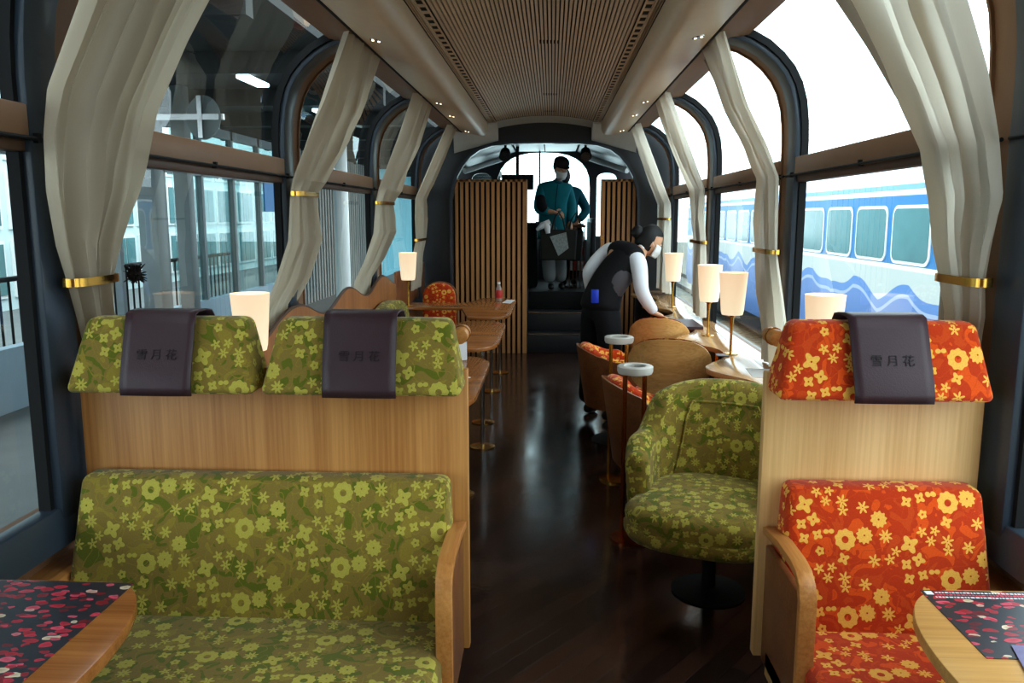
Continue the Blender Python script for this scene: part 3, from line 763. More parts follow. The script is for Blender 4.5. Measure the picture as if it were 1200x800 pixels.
# ------------------------------------------------------------------ front tables with printed mats
def dtable(s, label, xe, yf, yn, matx, maty, name_mat):
    t = thing('wall_table', label, 'table', (s*1.2, (yf+yn)/2, 0))
    poly = [(s*1.33, yf)]
    n = 40
    for i in range(n+1):
        a = PI/2-PI*i/n; ca, sa = math.cos(a), math.sin(a)
        poly.append((s*(abs(xe)+.17-.17*max(0, ca)**(2/2.3)), (yf+yn)/2+(yf-yn)/2*math.copysign(abs(sa)**(2/2.3), sa)))
    poly.append((s*1.33, yn))
    m = MB(); m.prism(poly, lambda p: (p[0],p[1],.672), lambda p: (p[0],p[1],.70)); m.build('tabletop', name_mat, t, bevel=.004)
    m = MB(); m.tube([(s*1.15,(yf+yn)/2,.675),(s*1.15,(yf+yn)/2,0.01)], .025, 16); m.build('leg', M['gold'], t)
    m = MB(); m.lathe([(0,0),(.14,0),(.14,.008),(.03,.014),(0,.014)], (s*1.15,(yf+yn)/2,0)); m.build('foot', M['gold'], t)
    p = thing('placemat', 'dark paper mat printed with red petals on the %s foreground table' % ('left' if s < 0 else 'right'), 'placemat', (s*1.1, sum(maty)/2, .70), 'petal-printed mats')
    x0, x1 = sorted((s*matx[0], s*matx[1]))
    m = MB(); m.box(x0, x1, maty[0], maty[1], .7003, .7015); m.build('sheet', M['petals'], p)
    if s > 0:
        m = MB(); rr = random.Random(9)
        for r_ in range(3):
            x = x0+(.028 if r_ < 2 else .02); 
            m.mi = [0,1,0][r_]
            while x < x0+.25:
                w = rr.uniform(.003,.008); yy = maty[1]-.012-r_*.011
                m.box(x, x+w, yy-.0022, yy+.0022, .7016, .7021); x += w+.0025
        m.mi = 0; m.box(x0+.006, x0+.022, maty[1]-.022, maty[1]-.006, .7016, .7021)
        m.build('printed_small_type', [M['paper'], M['petal3']], p, smooth=False)
bk_ = MB(); bk_.prism([(.985,1.517),(1.16,1.50),(1.13,1.30),(.935,1.33)], lambda p: (p[0],p[1],.7024), lambda p: (p[0],p[1],.7044)); tag(bk_.build('booklet', plain('lavender_booklet', (120,112,150), .5, 0, .4, .2, 30)), 'lavender booklet lying over the near edge of the right petal mat', 'booklet')
dtable(-1, 'rounded wooden table in the left foreground against the window wall', -.765, 1.712, .92, (.862,1.31), (1.15,1.702), M['table'])
dtable(1, 'rounded pale wooden table in the right foreground against the window wall', .822, 1.765, 1.05, (.915,1.31), (1.47,1.755), M['table_front'])

# ------------------------------------------------------------------ table lamps
lamp0 = thing('table_lamp', 'x', 'lamp', (0,0,0), 'frosted table lamps on slender brass stems')
m = MB(); m.lathe([(.052,.236),(.060,.235),(.066,.26),(.082,.476),(.083,.482),(.078,.482),(.062,.27),(.052,.245)], (0,0,0), 40); local(m.build('lamp_shade', M['shade'], angle=60), lamp0)
m = MB(); m.lathe([(.0,.222),(.018,.224),(.05,.240),(.05,.246),(0,.246)], (0,0,0), 32); local(m.build('shade_cup', M['gold']), lamp0)
m = MB(); m.lathe([(.0075,.005),(.0075,.12),(.009,.16),(.015,.222),(0,.225)], (0,0,0), 20); local(m.build('stem', M['gold']), lamp0)
m = MB(); m.lathe([(0,0),(.042,0),(.042,.004),(.012,.009),(0,.009)], (0,0,0), 32); local(m.build('base', M['gold']), lamp0)
LP = [((-1.205,3.4,.722), 'glowing frosted lamp behind the left green bench, between its headrests'),
      ((-1.215,7.3,.722), 'small glowing frosted lamp on the far left table by the slatted screen'),
      ((1.233,3.45,.722), 'frosted lamp peeking over the orange headrest'),
      ((1.148,4.8,.722), 'glowing frosted lamp on the counter, in front of the others'),
      ((1.155,5.55,.722), 'glowing frosted lamp on the counter, second in its row'),
      ((1.168,7.3,.722), 'glowing frosted lamp farthest along the counter, beside the attendant')]
for i, (loc, lab) in enumerate(LP):
    if i == 0: lamp0.location = loc; lamp0['label'] = lab
    else: copy_tree(lamp0, loc, label=lab)
for loc, lab in LP:
    l = bpy.data.lights.new('lamp_glow', 'POINT'); l.energy = 2.2; l.color = (1,.75,.48); l.shadow_soft_size = .03
    lo = bpy.data.objects.new('lamp_glow', l); C.objects.link(lo); lo.location = (loc[0], loc[1], loc[2]+.36)

# ------------------------------------------------------------------ window counter on the right
def edge(y):
    k = .5+.5*math.cos((y-4.35)/1.05*2*PI)
    if y < 3.85: return 1.19
    return 1.12-.20*k**1.4
t = thing('window_counter', 'long glossy wooden counter with a wavy edge under the right windows', 'counter', (1.2, 5.5, 0))
poly = [(1.34, 3.0)] + [(edge(3.0+i*.05), 3.0+i*.05) for i in range(0, 121)] + [(1.34, 9.0)]
m = MB(); m.prism(poly, lambda p: (p[0],p[1],.69), lambda p: (p[0],p[1],.72)); m.build('countertop', M['counter'], t, bevel=.003)
m = MB(); m.box(1.30,1.355,3.0,9.0,.0,.69); m.build('back_board', M['wallbrown'], t)
for y in (3.4, 5.1, 6.8, 8.5):
    m = MB(); m.tube([(1.14,y,0),(1.14,y,.69)], .02, 12); m.build('leg', M['gold'], t)

# ------------------------------------------------------------------ left tables
def ltable(ya, yb, arm_y, label, xl=-.60, pts=None, feet=()):
    t = thing('dining_table', label, 'table', (-.45,(ya+yb)/2,0), 'wooden dining tables along the left windows')
    xe = -.255; r = .2
    poly = [(-1.258, arm_y[0]), (xl-.12, arm_y[0]), (xl, ya+.03), (xl+.08, ya)]
    n = 10
    for i in range(n+1):
        a = -PI/2+PI/2*i/n; poly.append((xe-.16+.16*math.cos(a), ya+.28+.28*math.sin(a)))
    for i in range(n+1):
        a = PI/2*i/n; poly.append((xe-.16+.16*math.cos(a), yb-.28+.28*math.sin(a)))
    poly += [(xl+.08, yb), (xl, yb-.03), (xl-.12, arm_y[1]), (-1.258, arm_y[1])]
    m = MB(); m.prism(poly, lambda p: (p[0],p[1],.694), lambda p: (p[0],p[1],.72)); m.build('tabletop', M['table'], t, bevel=.004)
    for (x, y) in feet:
        m = MB(); m.tube([(x,y,.01),(x,y,.695)], .013, 12); m.build('leg', M['silver'], t)
        m = MB(); m.lathe([(0,0),(.085,0),(.085,.008),(.02,.02),(0,.02)], (x,y,0), 28)
        m.build('foot', M['gold'], t)
    return t
ltable(3.36, 4.66, (3.2,3.75), 'near left dining table with a rounded aisle end, behind the green bench', feet=((-.42,4.3),(-.6,3.8)))
ltable(4.94, 6.26, (5.3,5.7), 'middle left dining table with a rounded aisle end', feet=((-.37,5.25),(-.42,5.9)))
ltable(6.5, 8.07, (7.2,7.6), 'far left dining table holding a small bottle, before the slatted screen', feet=((-.44,7.0),(-.42,7.85)))
# seats along the left wall: wavy wood panel and sofas
t = thing('wavy_panel', 'wooden panel with a wavy top edge along the left windows', 'panel', (-1.27,5.4,0))
n = 80; ya, yb = 3.45, 6.96
def wz(y):
    if y < 4.2: return 1.05-.16*smooth01((4.2-y)/.75)
    return 1.0+.05*math.cos((y-4.25)/1.09*2*PI)
poly = [(ya, .0)] + [(ya+(yb-ya)*i/n, wz(ya+(yb-ya)*i/n)) for i in range(n+1)] + [(yb, .0)]
m = MB(); m.prism(poly[::-1], lambda p: (-1.29,p[0],p[1]), lambda p: (-1.262,p[0],p[1])); m.build('board', M['wave'], t, bevel=.003)
m = MB(); m.tube([(-1.276, p[0], p[1]+.002) for p in poly[1:-1]], .011, 8); m.build('edge_strip', M['brown_d'], t)

def sofa(y0, y1, fab, label, wing=None):
    t = thing('wall_sofa', label, 'sofa', (-1.0,(y0+y1)/2,0))
    m = MB(); m.hexa([(-1.25,y0,.28),(-.72,y0,.28),(-.72,y1,.28),(-1.25,y1,.28),(-1.25,y0,.43),(-.70,y0,.44),(-.70,y1,.44),(-1.25,y1,.43)]); m.build('seat_cushion', fab, t, bevel=.04, seg=4)
    n = 14
    poly = [(y0,.42)] + [((y0+y1)/2-(y1-y0)/2*math.cos(PI*i/n), .60+.27*math.sin(PI*i/n)**.7) for i in range(n+1)] + [(y1,.42)]
    m = MB(); m.prism(poly, lambda p: (-1.255,p[0],p[1]), lambda p: (-1.12,p[0],p[1])); m.build('backrest', fab, t, bevel=.03, seg=3)
    m = MB(); m.box(-1.22,-.78,y0+.04,y1-.04,.0,.29); m.build('plinth', M['shell_d'], t)
    return t
sofa(3.95, 4.78, M['green'], 'green floral wall sofa hidden behind the near dining table')
sofa(5.75, 6.85, M['green'], 'green floral wall sofa beside the middle dining table')
# green corner backrest seen over the headrest, orange seat by the screen
def wingchair(x, y, rz, fab, label, h=.90, w=.46):
    t = thing('dining_sofa', label, 'sofa', (x,y,0), None, rz)
    n = 16
    poly = [(-w/2,.40)] + [(-w/2*math.cos(PI*i/n), h-.22+.22*math.sin(PI*i/n)**.6) for i in range(n+1)] + [(w/2,.40)]
    m = MB(); m.prism(poly, lambda p: (p[0],.0,p[1]), lambda p: (p[0],.11,p[1])); local(m.build('backrest', fab, bevel=.03, seg=3), t)
    m = MB(); m.prism([(p[0]*1.06,p[1]*1.01) for p in poly], lambda p: (p[0],.11,p[1]), lambda p: (p[0],.135,p[1])); local(m.build('back_shell', M['shell_d'], bevel=.004), t)
    m = MB(); m.box(-w/2,w/2,-.45,.02,.30,.44); local(m.build('seat_cushion', fab, bevel=.04, seg=4), t)
    m = MB(); m.box(-w/2+.04,w/2-.04,-.38,.02,.0,.30); local(m.build('plinth', M['shell_d']), t)
wingchair(-1.06, 8.15, 0, M['orange'], 'orange floral seat in the far left corner against the slatted screen', .86, .34)
m = MB(); m.box(-1.335,-1.315,7.25,8.9,.0,1.03); o = m.build('side_board', M['shell_d'], bevel=.004); tag(o, 'dark wooden side board beside the far orange seat', 'panel')

# ------------------------------------------------------------------ armchairs
def tub(name, label, loc, rz, fab, hb=.83, ha=.64, wood_out=None, group=None, Rx=.355, Ry=.34, phm=118, base_r=.19, z0=.27, slope=.0, th=.085):
    t = thing(name, label, 'armchair', loc, group, rz)
    N = 64
    def hgt(ph):
        d = abs(math.degrees(ph))
        k = smooth01((d-52)/30)
        top = hb-.045*(d/52)**2 if d < 52 else hb-.045
        fr = ha-.05*smooth01((d-90)/28)
        return top*(1-k)+fr*k
    NA = 10
    def sec(ph, grow=1.0):
        # outline of the padded wall at this angle: outer bottom, up, rounded top, inner bottom
        h = hgt(ph); r = th/2
        L = [(0, z0), (0, z0+(h-z0)*.5), (0, h-r)]
        for q in range(1, NA): a = PI*q/NA; L.append((r-r*math.cos(a), h-r+r*math.sin(a)))
        L += [(th, h-r), (th, z0+(h-z0)*.5), (th, z0)]
        return L
    phs = [-math.radians(phm)+2*math.radians(phm)*i/(N-1) for i in range(N)]
    S = [sec(p) for p in phs]
    def pos(ph, inn, z):
        lean = (z-z0)*.10*max(0, math.cos(ph))
        ex = 2.5
        cx, cy = math.sin(ph), math.cos(ph)
        x = (Rx-inn)*math.copysign(abs(cx)**(2/ex), cx); y = (Ry-inn)*math.copysign(abs(cy)**(2/ex), cy)
        if cy < 0: y = (Ry-inn*0)*cy*1.0
        tap = 1-.10*(1-(z-z0)/.5)
        return (x*tap, y*tap+lean, z)
    m = MB()
    g = m.grid(lambda i, j: pos(phs[i], *S[i][j]), N, len(S[0]))
    # rounded ends of the arms
    for i0, sg in ((0,-1),(N-1,1)):
        ring = [v.co.copy() for v in g[i0]]
        cen = sum(ring, Vector())/len(ring)
        prev = g[i0]
        for k, (sc_, push) in enumerate(((.93,.016),(.78,.030),(.5,.039),(.2,.042))):
            cur = [m.bm.verts.new(Vector((cen.x+(p.x-cen.x)*sc_, p.y-push, cen.z+(p.z-cen.z)*(1-(1-sc_)*.35)))) for p in ring]
            for j in range(len(cur)-1): m.face([prev[j], prev[j+1], cur[j+1], cur[j]])
            prev = cur
        m.face(prev)
    local(m.build('padded_back_and_arms', fab, angle=70), t)
    if wood_out:
        m = MB()
        def fo(i, j):
            ph = phs[i]; h = hgt(ph)-.012
            z = z0-.01+(h-z0+.01)*(j%8)/7; inn = -.006 if j < 8 else -.018
            return pos(ph, inn, z)
        m.grid(lambda i, j: fo(i, j if j < 8 else 8+(15-j)), N, 16, closed_v=True)
        c = m.build('outer_shell', wood_out, angle=60); local(c, t)
    # piping on the inner edge of the back
    m = MB(); pts = []
    for i in range(0, 33):
        ph = math.radians(-50+100*i/32); e = smooth01(min(i, 32-i)/7)
        pts.append(Vector(pos(ph, th+.006, z0+.14+(hb-.09-z0-.14)*e)))
    m.tube(pts, .0055, 8); local(m.build('piping', fab), t)
    m = MB()
    def fb(i, j):
        ph = math.radians(-49+98*i/20); e = smooth01(min(i, 20-i)/4.5); z = z0+.12+(hb-.095-z0-.12)*e*j/8
        bulge = .012*math.sin(PI*j/8)*e
        return pos(ph, th+.004+bulge, z)
    m.grid(fb, 21, 9); local(m.build('inner_back_pad', fab, angle=80), t)
    # seat cushion
    m = MB(); n = 48
    def ring(k, r, z):
        a = 2*PI*k/n; ex = 2.7
        ca, sa = math.cos(a), math.sin(a)
        x = r*(Rx-.075)*math.copysign(abs(ca)**(2/ex), ca); y = r*(Ry-.005)*math.copysign(abs(sa)**(2/ex), sa)-.06
        return (x*(1.06 if y < -.2 else 1), y, z)
    pr = [(.0,.475),(.4,.472),(.75,.46),(.93,.445),(1.0,.42),(1.01,.395),(1.0,.375),(1.0,.37),(1.02,.365),(1.02,.335),(.99,.315),(.9,.31),(0,.31)]
    g = m.grid(lambda i, j: ring(i, pr[j][0], pr[j][1]-.02), n, len(pr), closed_u=True)
    local(m.build('seat_cushion', fab, angle=80), t)
    m = MB(); m.lathe([(.028,.015),(.028,.30)], (0,0,0), 20); local(m.build('pedestal_post', M['blackmat']), t)
    m = MB(); m.lathe([(0,0),(base_r,0),(base_r,.008),(.05,.022),(0,.022)], (0,0,0), 40); local(m.build('pedestal_foot', M['blackmat']), t)
    return t
tub('armchair', 'olive green floral tub armchair facing the camera beside the orange seat', (.74,3.19,0), math.radians(-22), M['green'], base_r=.15, th=.115, Rx=.37, Ry=.33, z0=.31, phm=112)
tub('armchair', 'orange floral tub armchair with wooden shell, behind the green armchair, facing the window', (.66,4.14,0), math.radians(100), M['orange'], hb=.72, ha=.56, wood_out=M['shell_d'], Rx=.27, Ry=.25, phm=105)
tub('armchair', 'wood-shelled tub armchair beyond the second ring-topped stand, facing the window', (.56,5.47,0), math.radians(95), M['orange'], hb=.68, ha=.60, wood_out=M['shell_d'], Rx=.27, Ry=.25, phm=105)

def oval_chair(label, loc, rz, w=.25, zc_=.645, hh=.175):
    t = thing('shell_chair', label, 'chair', loc, 'chairs with oval wooden backs at the counter', rz)
    n, k = 36, 7
    def f(i, j):
        a = 2*PI*i/n; r = j/(k-1)
        u = math.copysign(abs(math.cos(a))**(2/2.6), math.cos(a))*r; v = math.copysign(abs(math.sin(a))**(2/2.2), math.sin(a))*r
        return u, v
    m = MB()
    def fr(off):
        def q(i, j):
            u, v = f(i, j)
            return (w*u, .13*u*u+off-.04*(v), zc_+hh*v)
        return q
    g1 = m.grid(fr(0), n, k, closed_u=True); g2 = m.grid(fr(.02), n, k, closed_u=True)
    for i in range(n): m.face([g1[i][k-1], g1[(i+1)%n][k-1], g2[(i+1)%n][k-1], g2[i][k-1]])
    local(m.build('back_shell', M['shell'], angle=50), t)
    m = MB()
    g1 = m.grid(lambda i, j: (lambda u, v: (w*.97*u, .13*u*u+.022+.045*math.sqrt(max(0,1-(j/(k-1))**4))-.04*v, zc_+.008+hh*.99*v))(*f(i, j)), n, k, closed_u=True)
    local(m.build('back_pad', M['orange'], angle=80), t)
    m = MB(); m.box(-w*.92, w*.92, .03, .45, .33, .46); local(m.build('seat_cushion', M['orange'], bevel=.05, seg=4), t)
    m = MB(); m.box(-w*.8, w*.8, .06, .42, .29, .335); local(m.build('seat_shell', M['shell_d'], bevel=.015), t)
    m = MB(); m.lathe([(.026,.01),(.026,.30)], (0,.24,0), 18); local(m.build('pedestal_post', M['copper']), t)
    m = MB(); m.lathe([(0,0),(.17,0),(.17,.008),(.04,.02),(0,.02)], (0,.24,0), 36); local(m.build('pedestal_foot', M['copper']), t)
    return t
oval_chair('oval wooden chair back nearest the green armchair', (.775,4.72,0), math.radians(-10))
oval_chair('second oval wooden chair back, just before the attendant', (.835,5.72,0), math.radians(-14), .225)

# ring-topped stands
def ring_stand(x, y, zt, metal, label):
    t = thing('ring_stand', label, 'stand', (x,y,0), 'ring-topped metal stands beside the chairs')
    m = MB(); m.lathe([(.050,zt-.032),(.078,zt-.032),(.083,zt-.02),(.083,zt),(.078,zt+.004),(.052,zt+.004),(.048,zt),(.048,zt-.028)], (x,y,0), 40)
    bmesh.ops.remove_doubles(m.bm, verts=m.bm.verts, dist=1e-4)
    m.build('ring_top', M['ring'], t)
    m = MB(); m.lathe([(0,zt-.03),(.05,zt-.03),(.05,zt-.024),(0,zt-.024)], (x,y,0), 32); m.build('cup_floor', M['dgrey'], t)
    for q in (-.045, .045):
        m = MB(); m.tube([(x+q,y,zt-.03),(x+q,y,.012)], .011, 14); m.build('post', metal, t)
    m = MB(); m.lathe([(0,0),(.10,0),(.10,.01),(.03,.018),(0,.018)], (x,y,0), 36); m.build('foot', metal, t)
ring_stand(.475,3.72,.842,M['copper'],'pale ring on two copper posts just behind the green armchair')
ring_stand(.474,4.62,.845,M['gold'],'pale ring on two brass posts, the farther one, nearer the attendant')

# ------------------------------------------------------------------ small things
t = thing('soft_drink_bottle', 'small bottle with red label and white cap on the far left table', 'bottle', (-.42,7.75,.72))
m = MB(); m.lathe([(0,.0),(.030,.002),(.032,.02),(.030,.11),(.030,.12),(.014,.155),(.012,.168)], (-.42,7.75,.72), 20); m.build('body', M['bottle'], t)
m = MB(); m.lathe([(.0325,.035),(.0335,.04),(.0325,.105),(.031,.108)], (-.42,7.75,.72), 20); m.build('wrap_label', M['red'], t)
m = MB(); m.lathe([(.015,.165),(.015,.185),(0,.186)], (-.42,7.75,.72), 16); m.build('cap', M['white'], t)
def sheet(name, label, cat, pts, z, mat, th=.0015, group=None):
    m = MB(); m.prism(pts, lambda p: (p[0],p[1],z+.0004), lambda p: (p[0],p[1],z+.0004+th)); o = m.build(name, mat, smooth=False); tag(o, label, cat, group); return o
sheet('leaflet', 'flat leaflet by the bottle on the far left table', 'paper', [(-.38,7.6),(-.30,7.55),(-.27,7.85),(-.35,7.9)], .72, M['paper'])
sheet('leaflet', 'loose white sheet with a pointed corner on the near left table', 'paper', [(-.46,3.85),(-.32,4.02),(-.42,4.15),(-.55,4.0)], .72, M['paper'])
m = MB(); m.hexa([(-.485,4.50,.721),(-.395,4.52,.721),(-.395,4.55,.721),(-.485,4.53,.721),(-.485,4.52,.85),(-.395,4.54,.85),(-.395,4.542,.85),(-.485,4.522,.85)]); tag(m.build('menu_card', M['paper'], smooth=False), 'upright white folded card on the near left table', 'card')
sheet('counter_paper', 'white paper lying on the counter near the orange seat', 'paper', [(1.11,4.10),(1.25,4.08),(1.27,4.32),(1.13,4.34)], .72, M['paper'])
sheet('coaster', 'dark coaster in front of the nearest counter lamp', 'coaster', [(1.05,4.72),(1.12,4.70),(1.13,4.78),(1.06,4.80)], .72, M['leather'], .004)
sheet('serving_tray', 'black tray on the counter under the attendant\'s hand', 'tray', [(.97,5.85),(1.18,5.85),(1.18,6.3),(.97,6.3)], .72, M['leather'], .02)
# monitor and spotlights in the cab
t = thing('monitor', 'dark flat monitor hung above the left screen at the windscreen', 'monitor', (-.44,10.5,1.96))
m = MB(); m.box(-.56,-.155,10.5,10.53,1.86,2.05); m.build('display', M['blackmat'], t, bevel=.005)
m = MB(); m.box(-.38,-.34,10.52,10.54,2.04,2.55); m.build('bracket', M['blackmat'], t)
for x, lab in ((-.47,'round black spotlight at the left of the cab ceiling'), (.47,'round black spotlight at the right of the cab ceiling')):
    t = thing('spotlight', lab, 'spotlight', (x,9.7,2.3), 'spotlights at the cab ceiling')
    m = MB(); m.tube([(x,9.75,2.28),(x,9.66,2.215)], [.055,.07], 20); m.build('lamp_head', M['blackmat'], t)
    m = MB(); m.tube([(x,9.658,2.213),(x,9.652,2.209)], [.062,.06], 20); m.build('lens', M['silver'], t)
    m = MB(); m.tube([(x,9.75,2.28),(x,9.76,2.39)], .015, 10); m.build('mount', M['blackmat'], t)
t = thing('driver_console', 'dark console at the left of the raised deck', 'console', (-.5,10.6,.645))
m = MB(); m.hexa([(-1.2,10.2,.645),(-.1,10.2,.645),(-.1,11.4,.645),(-1.2,11.4,.645),(-1.2,10.3,1.45),(-.1,10.3,1.45),(-.1,11.4,1.35),(-1.2,11.4,1.35)]); m.build('cabinet', M['blackmat'], t, bevel=.02)
m = MB(); m.box(-.12,-.10,10.25,10.9,.66,1.45); m.build('end_panel', M['dgrey'], t)
t = thing('dark_cabinet', 'dark cabinet at the right edge of the raised deck', 'cabinet', (.58,10.4,.645))
m = MB(); m.box(.565,.61,9.9,11.3,.645,1.50); m.build('body', M['dgrey'], t, bevel=.01)
m = MB(); m.box(.560,.565,9.95,11.2,.7,1.45); m.build('door', M['blackmat'], t)
t = thing('brochure_rack', 'brochure rack with brown uprights and red and white cards beside the passenger', 'rack', (.42,10.0,.645))
for q in range(5):
    m = MB(); m.box(.30+q*.045,.312+q*.045,10.17,10.19,.645,1.40-.0*q); m.build('upright', M['shell_d'], t)
m = MB(); m.box(.29,.50,10.17,10.20,1.39,1.42); m.build('top_rail', M['shell_d'], t)
for q in range(4):
    for r_ in range(3):
        m = MB(); m.box(.316+q*.045,.342+q*.045,10.16,10.168,.86+r_*.18,.98+r_*.18); m.build('card', [M['paper'],M['red'],M['paper']][(q+r_)%3], t)

# ------------------------------------------------------------------ people
def skinned(chains, sub_=2):
    """chains: list of (verts[(p, r)], edges, root index) -> one bmesh"""
    bm = bmesh.new()
    for (vs, es, root) in chains:
        me = bpy.data.meshes.new('s'); me.from_pydata([Vector(p) for p, r in vs], es, []); me.update()
        o = bpy.data.objects.new('s', me); C.objects.link(o)
        o.modifiers.new('k','SKIN'); md = o.modifiers.new('u','SUBSURF'); md.levels = md.render_levels = sub_
        for i, (p, r) in enumerate(vs):
            d = me.skin_vertices[0].data[i]
            d.radius = (r, r) if isinstance(r, (int, float)) else r
            d.use_root = (i == root)
        bpy.context.view_layer.update()
        ev = o.evaluated_get(bpy.context.evaluated_depsgraph_get())
        em = bpy.data.meshes.new_from_object(ev)
        bm.from_mesh(em)
        C.objects.unlink(o); bpy.data.objects.remove(o); bpy.data.meshes.remove(em)
    return bm
def chain(pts): return (pts, [(i, i+1) for i in range(len(pts)-1)], 0)
def skin_part(name, mat, parent, chains, extra=None, sub_=2):
    m = MB(); m.bm.free(); m.bm = skinned(chains, sub_)
    if extra: extra(m)
    return m.build(name, mat, parent, angle=180)

def hand_chains(w, d, up, curl=.5, s=1.0):
    """w wrist, d direction of the fingers, up back-of-hand normal"""
    w, d, up = Vector(w), Vector(d).normalized(), Vector(up).normalized()
    side = d.cross(up).normalized(); up = side.cross(d)
    out = [chain([(w-d*.03, .024*s), (w+d*.03*s, (.032*s,.017*s)), (w+d*.075*s, (.036*s,.014*s))])]
    for k, (o_, L) in enumerate(((-.03,.062),(-.01,.075),(.011,.070),(.031,.055))):
        p = w+d*.07*s+side*o_*s; pts = [(p, .0095*s)]; dd = d.copy(); 
        for q in range(3):
            dd = (dd*math.cos(curl*.5)-up*math.sin(curl*.5)).normalized(); p = p+dd*L*s*.42; pts.append((p, (.0088-.001*q)*s))
        out.append(chain(pts))
    p = w+d*.02*s-side*.028*s; dd = (d*.6-side*.8).normalized()
    out.append(chain([(p, .0115*s), (p+dd*.03*s, .0105*s), (p+dd*.03*s+(d*.8-side*.3-up*.3).normalized()*.03*s, .009*s)]))
    return out

def head_geo(c, fwd, up=(0,0,1), s=1.0):
    c = Vector(c); f = Vector(fwd).normalized(); u = Vector(up); r = f.cross(u).normalized(); u = r.cross(f).normalized()
    R = Matrix((r, f, u)).transposed()
    def add(m):
        def g(i, j):
            a = 2*PI*i/28; b = PI*j/19
            v = Vector((math.sin(b)*math.cos(a), math.sin(b)*math.sin(a), math.cos(b)))
            w = .076*(1-.22*smooth01(-v.z)*1.0)
            x = v.x*w; y = v.y*.095; z = v.z*.118
            if v.y > 0 and v.z < 0: y *= .93
            if v.y > .75 and -.35 < v.z < .15: y += .014*max(0, 1-abs(v.x)*4.5)*(1-abs(v.z+.15)*2)   # nose
            if v.y > .4 and .02 < v.z < .3 and .2 < abs(v.x) < .6: y -= .005                          # eye sockets
            return c+R@Vector((x, y, z))*s
        m.grid(g, 28, 20, closed_u=True)
        for q in (-1, 1): m.ball(c+R@Vector((q*.074,-.005,-.012))*s, (.008*s,.018*s,.028*s), 10, 8, R)
    return add, R

def build_head_parts(t, c, R, s, hair, mask, glasses=False):
    c = Vector(c)
    for q in (-1, 1):
        m = MB(); m.ball(c+R@Vector((q*.030,.082,.012))*s, (.011*s,.008*s,.007*s), 12, 8, R); e = m.build('eye', M['white'], t)
        m = MB(); m.ball(c+R@Vector((q*.030,.088,.012))*s, (.005*s,.004*s,.005*s), 10, 8, R); m.build('iris', M['hair'], e).matrix_parent_inverse = Matrix.Identity(4)
        m = MB(); m.tube([c+R@Vector((q*(.016+.009*k),.088-.003*k,.030+.003*math.sin(k)))*s for k in range(4)], .0025*s, 6); m.build('eyebrow', M['hair'], t)
    m = MB(); m.ball(c+R@Vector((0,.078,-.06))*s, (.022*s,.012*s,.006*s), 12, 8, R); m.build('mouth', M['petal3'], t)
    if mask:
        m = MB()
        def g(i, j):
            a = math.radians(-68+136*i/14); z = -.098+.10*j/8
            k = math.sin(PI*j/8)
            rr = .012*k*math.cos(a)
            return c+R@Vector(((.080+rr*.3)*math.sin(a)*(1-.12*(z < -.07)), (.098+rr)*math.cos(a)+.003, z))*s
        m.grid(g, 15, 9)
        o = m.build('face_mask', M['white'], t); md = o.modifiers.new('s','SOLIDIFY'); md.thickness = .003
        m = MB()
        for q in (-1, 1): m.tube([c+R@Vector((q*.077,.035,-.03))*s, c+R@Vector((q*.082,-.012,.012))*s], .0015, 5)
        m.build('mask_loops', M['white'], t)

def re_parent_fix(root):
    for ch in root.children:
        for g in ch.children: g.matrix_parent_inverse = Matrix.Identity(4)

# --- attendant bending over the counter, seen from behind
A = dict(pel=(.455,6.08,.90), sp1=(.50,6.12,1.02), sp2=(.59,6.17,1.15), ch=(.69,6.22,1.235), nk=(.775,6.26,1.275), nk2=(.80,6.27,1.285),
         sL=(.53,6.42,1.275), eL=(.37,6.36,1.10), wL=(.40,6.44,.90), sR=(.725,6.05,1.20), eR=(.735,5.93,.985), wR=(.845,5.96,.825),
         hL=(.40,6.16,.86), kL=(.40,6.20,.47), aL=(.36,6.22,.08), hR=(.50,6.00,.86), kR=(.53,6.0,.47), aR=(.49,5.99,.08))
att = thing('person', 'attendant in black vest, white shirt and face mask bending over the counter', 'person', (.43,6.08,0))
headc = Vector((.835,6.285,1.335)); fwd = Vector((.80,.12,-.42)); add, R = head_geo(headc, fwd, (0.2,0,1), .97)
V = [A[k] for k in ('pel','sp1','sp2','ch','nk','nk2','sL','eL','wL','sR','eR','wR','hL','kL','aL','hR','kR','aR')]
rad = [(.10,.08),(.115,.09),(.125,.09),(.125,.09),.05,.045,.05,.04,.026,.05,.04,.026,.07,.055,.04,.07,.055,.04]
E_ = [(0,1),(1,2),(2,3),(3,4),(4,5),(3,6),(6,7),(7,8),(3,9),(9,10),(10,11),(0,12),(12,13),(13,14),(0,15),(15,16),(16,17)]
chs = [(list(zip(V, rad)), E_, 0), chain([(A['nk'], .045), ((.815,6.275,1.30), .047)])]
chs += hand_chains(A['wR'], (.85,.25,-.35), (.1,0,1), .35) + hand_chains(A['wL'], (.5,.3,-.8), (-.7,.2,-.2), .5)
skin_part('body', M['skin'], att, chs, add)
skin_part('shirt_sleeve', M['shirt'], att, [chain([((.66,6.25,1.235), .075), ((.59,6.34,1.25), .075), (A['sL'], .074), ((.44,6.385,1.19), .06), (A['eL'], .056), ((.385,6.40,1.0), .05), (A['wL'], .037)])])
skin_part('shirt_sleeve', M['shirt'], att, [chain([((.68,6.18,1.225), .07), ((.70,6.12,1.215), .07), (A['sR'], .072), ((.735,5.98,1.09), .062), (A['eR'], .056), ((.79,5.94,.90), .05), (A['wR'], .037)])])
skin_part('shirt_collar', M['shirt'], att, [chain([((.745,6.245,1.265), .07), ((.785,6.262,1.288), .058)])])
